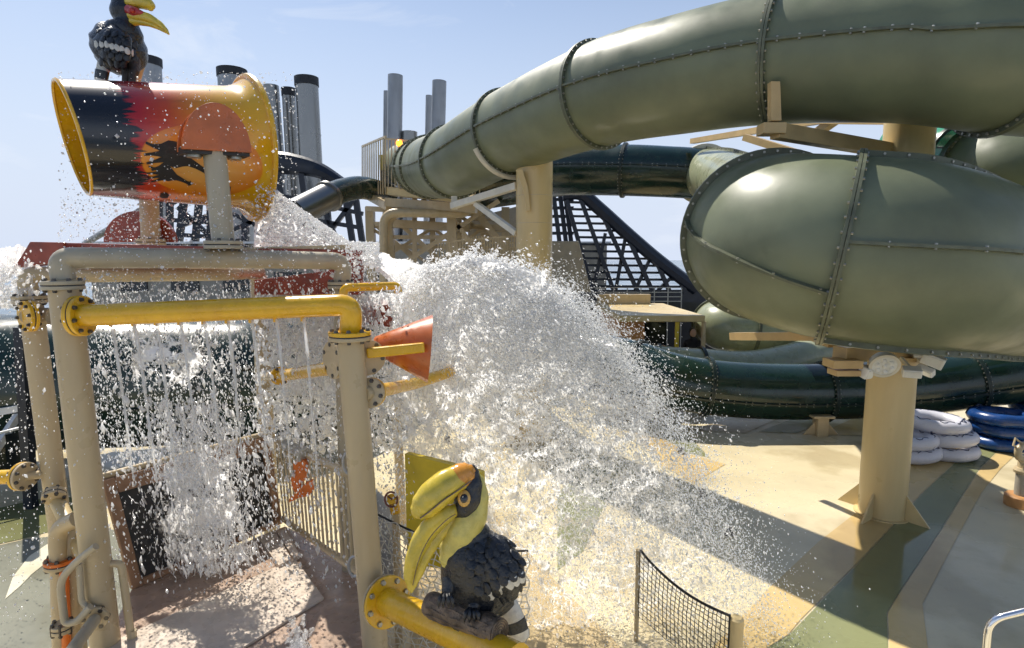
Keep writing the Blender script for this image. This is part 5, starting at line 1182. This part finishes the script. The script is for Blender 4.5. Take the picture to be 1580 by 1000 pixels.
# ragged blob variants
def blob(sub, seed, amp, freq):
    v, f = ico(sub); out = []
    for p in v:
        q = V(p); n_ = mnoise.fractal(q * freq + V((seed * 7.1, seed * 3.3, seed * 5.7)), .9, 2.1, 4); out.append(tuple(q * max(.12, 1 + amp * n_)))
    return np.array(out), f
BLOBS = [blob(3, i, 1.0, 1.9) for i in range(7)]
def strand(seed):
    r_ = random.Random(seed); pts = [V((.5 * math.sin(2.5 * f + r_.random() * 3) * r_.uniform(.3, .9), .5 * math.cos(3.1 * f + r_.random() * 4) * r_.uniform(.2, .7), 2 * f - 1)) for f in np.linspace(0, 1, 7)]
    b = MB(); b.sweep(spline(pts, 2), [max(.02, (.10 + .07 * math.sin(i * 1.9 + seed)) * (1 - abs(i / 6 - 1) ** 3)) for i in range(13)], 4); fs = []
    for f in b.f:
        fs += [(f[0], f[i], f[i + 1]) for i in range(1, len(f) - 1)]
    return np.array(b.v), np.array(fs)
STRANDS = [strand(i) for i in range(9)]
BITS = [blob(1, 20 + i, .9, 1.6) for i in range(8)]
FOAM = [blob(2, 50 + i, 1.1, 2.1) for i in range(8)]
g = 9.81
def npat(px, py, Y):
    dx = (px - 790) / FPX; dy = (500 - py) / FPX; cy = math.cos(PITCH) + dy * math.sin(PITCH); cz = -math.sin(PITCH) + dy * math.cos(PITCH)
    k = Y / cy; return np.stack([dx * k, np.asarray(Y) * np.ones_like(dx), CH + cz * k], axis=-1)
# big splash: thrown off the chute end, ballistic
P0 = np.array(at(622, 444, 5.45)); 
def splash(n, t_lo, t_hi, vx_lo, vx_hi, sp, tpow=1.0):
    u = rng.random(n) ** .72; vx = vx_lo + (vx_hi - vx_lo) * u
    t_ = t_lo + (t_hi - t_lo) * rng.random(n) ** tpow
    vy = rng.normal(0, .22, n) - .20; vz = .25 + rng.normal(0, .26, n) + 1.75 * u
    v0 = np.stack([vx, vy, vz], 1); off = rng.normal(0, 1, (n, 3)) * np.array([.10, .10, .07]); off[:, 1] += .02
    p = P0 + off + v0 * t_[:, None]; p[:, 2] -= .5 * g * t_ ** 2
    vel = v0.copy(); vel[:, 2] -= g * t_; p += rng.normal(0, 1, (n, 3)) * sp * (0.3 + t_[:, None]); return p, vel, t_
def keep(p, *arrs, zmin=.02):
    k = p[:, 2] > zmin; return (p[k],) + tuple(a_[k] for a_ in arrs)
tg = thing('water_splash', 'huge white burst of water thrown from the red chute down to the floor', 'water', gr(950, 930))
tg['kind'] = 'stuff'
# a) the dense white body: an aerated mass, built from the same thrown points
def sheet_mat(name, thr, edge, scale, lace):
    m, mixn = water_mat(name, (0.995, 0.995, 0.995), 0.03, 0.86, 1.0); n = m.node_tree
    uv = n.nodes.new('ShaderNodeUVMap'); sp = n.nodes.new('ShaderNodeSeparateXYZ'); n.links.new(uv.outputs[0], sp.inputs[0])
    tcn = n.nodes.new('ShaderNodeTexCoord')
    nz = n.nodes.new('ShaderNodeTexNoise'); nz.inputs['Scale'].default_value = scale; nz.inputs['Detail'].default_value = 9; nz.inputs['Roughness'].default_value = .68
    vo = n.nodes.new('ShaderNodeTexVoronoi'); vo.feature = 'DISTANCE_TO_EDGE'; vo.inputs['Scale'].default_value = scale * 2.4
    wv = n.nodes.new('ShaderNodeMixRGB'); wv.blend_type = 'ADD'; wv.inputs['Fac'].default_value = .12; n.links.new(tcn.outputs['Object'], wv.inputs['Color1']); n.links.new(nz.outputs['Color'], wv.inputs['Color2'])
    n.links.new(tcn.outputs['Object'], nz.inputs['Vector']); n.links.new(wv.outputs[0], vo.inputs['Vector'])
    lr = n.nodes.new('ShaderNodeMapRange'); lr.inputs['From Min'].default_value = .10; lr.inputs['From Max'].default_value = .0; lr.inputs['To Max'].default_value = lace; n.links.new(vo.outputs['Distance'], lr.inputs['Value'])
    ad = n.nodes.new('ShaderNodeMath'); ad.operation = 'ADD'; n.links.new(nz.outputs['Fac'], ad.inputs[0]); n.links.new(lr.outputs[0], ad.inputs[1])
    r1 = n.nodes.new('ShaderNodeFloatCurve')
    cm = r1.mapping.curves[0]
    cm.points[0].location = (0, thr[0][1]); cm.points[1].location = (1, thr[-1][1])
    for x, y in thr[1:-1]: cm.points.new(x, y)
    r1.mapping.update(); n.links.new(sp.outputs[1], r1.inputs['Value'])
    e1 = n.nodes.new('ShaderNodeMapRange'); e1.inputs['From Min'].default_value = 1 - edge; e1.inputs['From Max'].default_value = 1.0; e1.inputs['To Max'].default_value = .45; n.links.new(sp.outputs[0], e1.inputs['Value'])
    e0 = n.nodes.new('ShaderNodeMapRange'); e0.inputs['From Min'].default_value = edge; e0.inputs['From Max'].default_value = .0; e0.inputs['To Max'].default_value = .45; n.links.new(sp.outputs[0], e0.inputs['Value'])
    s1 = n.nodes.new('ShaderNodeMath'); s1.operation = 'SUBTRACT'; n.links.new(ad.outputs[0], s1.inputs[0]); n.links.new(r1.outputs[0], s1.inputs[1])
    s2 = n.nodes.new('ShaderNodeMath'); s2.operation = 'SUBTRACT'; n.links.new(s1.outputs[0], s2.inputs[0]); n.links.new(e1.outputs[0], s2.inputs[1])
    s3 = n.nodes.new('ShaderNodeMath'); s3.operation = 'SUBTRACT'; n.links.new(s2.outputs[0], s3.inputs[0]); n.links.new(e0.outputs[0], s3.inputs[1])
    al = n.nodes.new('ShaderNodeMapRange'); al.interpolation_type = 'SMOOTHSTEP'; al.inputs['From Min'].default_value = -.05; al.inputs['From Max'].default_value = .07; al.inputs['To Max'].default_value = .93; n.links.new(s3.outputs[0], al.inputs['Value'])
    n.links.new(al.outputs[0], mixn.inputs[0]); return m
def water_sheet(name, fn, nu, nv, amps, seed, m, parent):
    pts = np.empty((nu + 1, nv + 1, 3)); o_ = V((seed * 11.3, seed * 5.9, seed * 3.1))
    for i in range(nu + 1):
        for j in range(nv + 1):
            p = V(fn(i / nu, j / nv)); d = V()
            for fr_q, am in amps: d += mnoise.noise_vector(p * fr_q + o_) * am
            pts[i, j] = p + d * min(1.0, .35 + 2.5 * j / nv)
    idx = np.arange((nu + 1) * (nv + 1)).reshape(nu + 1, nv + 1); f = np.stack([idx[:-1, :-1], idx[1:, :-1], idx[1:, 1:], idx[:-1, 1:]], -1).reshape(-1, 4)
    me = bpy.data.meshes.new(name); v = pts.reshape(-1, 3); me.vertices.add(len(v)); me.vertices.foreach_set('co', v.astype(np.float32).ravel())
    me.loops.add(f.size); me.loops.foreach_set('vertex_index', f.astype(np.int32).ravel()); me.polygons.add(len(f)); me.polygons.foreach_set('loop_start', np.arange(0, f.size, 4, dtype=np.int32)); me.polygons.foreach_set('loop_total', np.full(len(f), 4, np.int32)); me.polygons.foreach_set('use_smooth', np.ones(len(f), bool))
    uvl = me.uv_layers.new(name='UVMap'); ii, jj = np.divmod(f.ravel(), nv + 1); uvl.data.foreach_set('uv', np.stack([ii / nu, jj / nv], 1).astype(np.float32).ravel())
    me.update(calc_edges=True); me.materials.append(m); o = bpy.data.objects.new(name, me); COL.objects.link(o); adopt(o, parent); o['kind'] = 'stuff'; return o
AMPS = ((1.7, .14), (4.5, .085), (11, .042), (26, .020), (60, .009))
MS = sheet_mat('water_sheet', ((0, .20), (.30, .22), (.45, .36), (.62, .49), (.8, .555), (1, .62)), .10, 8.0, .17)
def fan(yo, vs_, dz):
    def fn(u, q):
        t_ = 1.08 * q; vx = (-.25 + 3.55 * u) * vs_; vz = .30 + 1.75 * u; z = vz * t_ - .5 * g * t_ * t_
        return (P0[0] + vx * t_, P0[1] + yo - .22 * t_ + .25 * yo * t_, max(.02, P0[2] + dz + z))
    return fn
water_sheet('sheet', fan(.0, 1.0, .03), 230, 250, AMPS, 2, MS, tg)
p, v, t_ = splash(1400, 0.0, .58, .0, 3.2, .07); p, v, t_ = keep(p, v, t_)
s_ = np.minimum(rng.lognormal(math.log(.0075), .45, len(p)), .015); instance_mesh('foam_crest', BITS, p, np.stack([s_, s_, s_ * rng.uniform(1, 2.0, len(p))], 1), align(v + rng.normal(0, .8, v.shape)), 'water_foam', parent=tg)
p, v, t_ = splash(1500, 0.05, .7, .0, 3.25, .08); p, v, t_ = keep(p, v, t_, zmin=.1)
s_ = np.minimum(rng.lognormal(math.log(.036), .5, len(p)), .10); instance_mesh('ligaments', STRANDS, p, np.stack([s_ * .6, s_ * .6, s_], 1), align(v + rng.normal(0, 1.6, v.shape)), 'water_foam', parent=tg)
# b) torn bits all along the fall
p, v, t_ = splash(7000, .25, 1.05, -.1, 3.3, .09, .9); p, v, t_ = keep(p, v, t_)
s_ = np.minimum(rng.lognormal(math.log(.0058), .42, len(p)), .013); instance_mesh('torn_water', BITS, p, np.stack([s_, s_, s_ * rng.uniform(1, 3.0, len(p))], 1), align(v + rng.normal(0, 1.0, v.shape)), 'water_bit', parent=tg)
# c) fine drops
p, v, t_ = splash(85000, .34, 1.1, -.1, 3.55, .12, .9); p, v, t_ = keep(p, v, t_)
s_ = rng.lognormal(math.log(.0031), .40, len(p)); instance_mesh('fine_drops', [OCT], p, np.stack([s_, s_, s_ * rng.uniform(1, 2.2, len(p))], 1), align(v), 'water_drop', parent=tg)

n = 45000; u = 1.02 - .42 * rng.random(n) ** 1.4; t_ = rng.uniform(.45, 1.12, n); vx = -.25 + 3.55 * u; vz = .30 + 1.75 * u
p = np.stack([P0[0] + vx * t_, P0[1] + rng.normal(0, .22, n) - .22 * t_, P0[2] + vz * t_ - .5 * g * t_ ** 2], 1) + rng.normal(0, .07, (n, 3)); k = p[:, 2] > .03; p = p[k]; vx, vz, t_ = vx[k], vz[k], t_[k]
s_ = np.minimum(rng.lognormal(math.log(.0030), .45, len(p)), .008); instance_mesh('tail_drops', [OCT], p, np.stack([s_, s_, s_ * 2], 1), align(np.stack([vx, 0 * vx, vz - g * t_], 1)), 'water_drop', parent=tg)
n = 8500; u = 1 - np.abs(rng.normal(0, .07, n)); t_ = rng.uniform(.02, .75, n); vx = -.25 + 3.45 * u; vz = .30 + 1.75 * u
cl = np.sin(t_ * 60) * np.sin(t_ * 23 + 1) ; up_ = np.abs(rng.normal(0, 1, n)) * (.05 + .07 * np.clip(cl, 0, 1))
p = np.stack([P0[0] + vx * t_ + up_ * .7, P0[1] + np.abs(rng.normal(0, .12, n)) - .22 * t_, P0[2] + vz * t_ - .5 * g * t_ ** 2 + up_], 1); s_ = np.minimum(rng.lognormal(math.log(.0042), .45, n), .011)
instance_mesh('fringe_drops', BITS, p, np.stack([s_, s_, s_ * rng.uniform(1, 2.5, n)], 1), align(np.stack([vx, 0 * vx, vz - g * t_], 1) + rng.normal(0, 1, (n, 3))), 'water_bit', parent=tg)

# water pouring out of the bucket bell onto the tray
bw = thing('bucket_water', 'white water pouring from the flared end of the bucket onto the tray', 'water', at(450, 380, 5.6)); bw['kind'] = 'stuff'
MSB = sheet_mat('water_sheet_bucket', ((0, .10), (.4, .22), (.7, .25), (1, .34)), .08, 5.0, .12)
for k, dy in enumerate((-.06,)):
    def pour(u, q, dy=dy):
        x = 400 + 262 * q; yt = 298 + 92 * min(1, max(0, (x - 412) / 118)) ** .85 + max(0, x - 580) * .25; yb = 398 + max(0, x - 555) * .75; y = yt + (yb - yt) * (1 - u); return at(x - 12 * (1 - u), y, 5.42 + .35 * q + dy + .06 * math.sin(5 * u))
    water_sheet('sheet', pour, 70, 150, ((3, .05), (9, .035), (22, .016), (55, .007)), 7 + k, MSB, bw)
n = 1800; f = rng.random(n); cx = 405 + 150 * f; cy = 312 + 80 * f ** .8 + (1 - f) * 26 * rng.random(n)
up_edge = 300 + 92 * np.clip((cx - 415) / 110, 0, 1) ** .9
cy = up_edge + (396 - up_edge) * rng.random(n); cx = cx - (396 - cy) * .10
p = npat(cx, cy, 5.45 + .5 * f + rng.normal(0, .12, n)); s_ = np.minimum(rng.lognormal(math.log(.012), .5, n), .025)
instance_mesh('foam', BITS, p, np.stack([s_, s_, s_ * 1.3], 1), align(rng.normal(0, 1, (n, 3)) + np.array([.8, 0, -.8])), 'water_foam', parent=bw)
n = 9000; cx = 395 + 190 * rng.random(n); cy = 296 + 90 * np.clip((cx - 410) / 130, 0, 1) + rng.exponential(26, n) - 12
p = npat(cx, cy, 5.5 + rng.normal(0, .35, n)); p, = keep(p, zmin=3.0); s_ = rng.lognormal(math.log(.006), .5, len(p)); instance_mesh('drops', [OCT], p, np.stack([s_] * 3, 1), align(rng.normal(0, 1, p.shape)), 'water_drop', parent=bw)

# jets of the curtain pipe: one thing each
ords = ['first', 'second', 'third', 'fourth', 'fifth', 'sixth', 'seventh', 'eighth', 'ninth']
for i, px_ in enumerate(JET):
    top = at(px_, 500 - (px_ - 170) * .03, 3.85); L = .95 + .35 * rng.random(); vx = .10
    jt = thing('water_jet', ords[i] + ' thin falling water jet from the left under the yellow pipe', 'water jet', top - V((0, 0, L)), 'jets of the water curtain')
    pts, rr = [], []
    for k in range(44):
        q = k / 43; z = L * q; tt_ = math.sqrt(2 * z / g + .01) ; pts.append(top + V((vx * tt_ * (1 + .15 * math.sin(i * 2.3)) + .003 * mnoise.noise(V((i * 9.1, q * 5, 0))) * (1 + 2 * q), .05 * q + .006 * mnoise.noise(V((i * 3.7, 5, q * 5))), -z)))
        rr.append((.0115 + .009 * mnoise.noise(V((i * 5.3, q * 26, 3))) * (.5 + q)) * (1 - .55 * q))
    b = MB(); b.sweep(pts, [max(.002, r_) for r_ in rr], 8); b.build('stream', 'water_stream', jt, ang=80)
    n = 60; q = rng.random(n) ** .5; idx = (q * 43).astype(int); P_ = np.array([tuple(pts[k]) for k in idx]) + rng.normal(0, 1, (n, 3)) * (.004 + .035 * q[:, None] ** 2)
    s_ = rng.lognormal(math.log(.0065), .4, n); instance_mesh('drops', BITS, P_, np.stack([s_, s_, s_ * 2], 1), align(np.tile(np.array([[.1, 0, -1.0]]), (n, 1)) + rng.normal(0, .3, (n, 3))), 'water_foam', parent=jt)

# water falling off the trays into the deck area
fw = thing('falling_water', 'sheets and drops of white water raining behind the yellow pipe onto the deck', 'water', at(300, 860, 5)); fw['kind'] = 'stuff'
def veil(n):
    cx = rng.normal(300, 48, n); cy = 620 + 265 * rng.random(n) ** .9; d_ = cx - 300; k = np.abs(d_) < rng.normal(1, .35, n) * 60 + 60 * np.sin(np.clip((cy - 620) / 280, 0, 1) * math.pi); cx = cx + (cy - 640) * .10
    return npat(cx[k], cy[k], (4.7 + rng.normal(0, .25, n))[k])
MSV = sheet_mat('water_sheet_veil', ((0, .72), (.25, .60), (.5, .52), (.8, .54), (1, .70)), .30, 4.5, .14)
for k, (xo, dy, w_) in enumerate(((-10, 0, 150), (40, -.2, 120))):
    def vl(u, q, xo=xo, dy=dy, w_=w_): return at(285 + xo + (u - .5) * w_ * (.6 + .7 * q) + 24 * q, 610 + 285 * q, 4.75 + dy)
    water_sheet('sheet', vl, 70, 90, ((3, .06), (9, .04), (22, .02), (55, .008)), 12 + k, MSV, fw)
for k, (x0, x1, y0, y1, Y_) in enumerate(((395, 640, 455, 720, 5.9), (120, 400, 450, 600, 5.3))):
    def vl2(u, q, a_=(x0, x1, y0, y1, Y_)): return at(a_[0] + (a_[1] - a_[0]) * u, a_[2] + (a_[3] - a_[2]) * q, a_[4])
    water_sheet('sheet', vl2, 90, 80, ((3, .10), (9, .05), (22, .02), (55, .008)), 20 + k, MSV if k else sheet_mat('water_sheet_back', ((0, .40), (.4, .48), (.7, .58), (1, .74)), .16, 5.0, .16), fw)
p = veil(2200); s_ = np.minimum(rng.lognormal(math.log(.0062), .45, len(p)), .014)
instance_mesh('sheet', BITS, p, np.stack([s_ * .8, s_ * .8, s_ * rng.uniform(1.5, 5, len(p))], 1), align(np.array([[.12, 0, -1.0]]) + rng.normal(0, .25, p.shape)), 'water_bit', parent=fw)
p = veil(1500); s_ = np.minimum(rng.lognormal(math.log(.035), .5, len(p)), .09)
instance_mesh('ligaments', STRANDS, p, np.stack([s_ * .4, s_ * .4, s_], 1), align(np.array([[.12, 0, -1.0]]) + rng.normal(0, .3, p.shape)), 'water_bit', parent=fw)
n = 22000; cx = rng.uniform(130, 640, n); cy = rng.uniform(440, 960, n); p = npat(cx, cy, rng.uniform(4.3, 7.2, n)); p, = keep(p, zmin=.78)
s_ = rng.lognormal(math.log(.0052), .5, len(p)); instance_mesh('drops', [OCT], p, np.stack([s_, s_, s_ * rng.uniform(1, 3.0, len(p))], 1), align(np.array([[.1, 0, -1.0]]) + rng.normal(0, .2, p.shape)), 'water_drop', parent=fw)
n = 5200; cx = rng.uniform(395, 640, n); cy = 455 + 240 * rng.random(n) ** 1.3; p = npat(cx, cy, rng.uniform(5.6, 6.6, n)); s_ = rng.lognormal(math.log(.010), .5, len(p))
instance_mesh('sheet', BITS, p, np.stack([s_, s_, s_ * rng.uniform(1, 3, len(p))], 1), align(np.array([[.2, 0, -1.0]]) + rng.normal(0, .4, p.shape)), 'water_bit', parent=fw)
n = 420; cx = 462 + rng.normal(0, 9, n) + 0; cy = 1012 - np.abs(rng.normal(0, 22, n)); cx += (1012 - cy) * -.1; p = npat(cx, cy, 3.9 + rng.normal(0, .06, n)); s_ = np.minimum(rng.lognormal(math.log(.008), .5, n), .016)
instance_mesh('splash_up', BITS, p, np.stack([s_, s_, s_ * 1.6], 1), align(rng.normal(0, 1, p.shape)), 'water_foam', parent=fw)
# spray at the left end of the tray
ls = thing('edge_spray', 'white water breaking over the left end of the red tray', 'water', at(30, 430, 4.7)); ls['kind'] = 'stuff'
def es(u, q): return at(-35 + 95 * u - 30 * q, 382 + 95 * q, 4.78)
water_sheet('sheet', es, 50, 50, ((3, .07), (9, .04), (22, .02), (55, .008)), 31, sheet_mat('water_sheet_edge', ((0, .35), (.5, .45), (1, .68)), .2, 5.0, .14), ls)
n = 700; cx = rng.normal(12, 26, n); cy = 380 + 95 * rng.random(n) ** .8; p = npat(cx, cy, 4.8 + rng.normal(0, .18, n)); s_ = np.minimum(rng.lognormal(math.log(.010), .5, n), .02)
instance_mesh('foam', BITS, p, np.stack([s_, s_, s_ * 1.8], 1), align(np.array([[-.4, 0, -1.0]]) + rng.normal(0, .5, p.shape)), 'water_foam', parent=ls)
n = 3200; cx = rng.uniform(-40, 200, n); cy = 400 + 560 * rng.random(n) ** 1.2; p = npat(cx, cy, rng.uniform(3.6, 7.5, n)); s_ = rng.lognormal(math.log(.0042), .4, n)
instance_mesh('drops', [OCT], p, np.stack([s_, s_, s_ * 1.6], 1), align(np.array([[-.1, 0, -1.0]]) + rng.normal(0, .3, p.shape)), 'water_drop', parent=ls)
# drips from the trays and around the bucket
sp2 = thing('bucket_spray', 'fine drops flying around and under the tipping bucket', 'water', at(280, 350, 5)); sp2['kind'] = 'stuff'
n = 5200; cx = rng.uniform(90, 460, n); cy = np.where(rng.random(n) < .35, rng.uniform(110, 300, n), rng.uniform(300, 440, n)); p = npat(cx, cy, rng.uniform(3.9, 6.0, n)); s_ = rng.lognormal(math.log(.0042), .45, n)
instance_mesh('drops', [OCT], p, np.stack([s_] * 3, 1), align(rng.normal(0, 1, p.shape)), 'water_drop', parent=sp2)
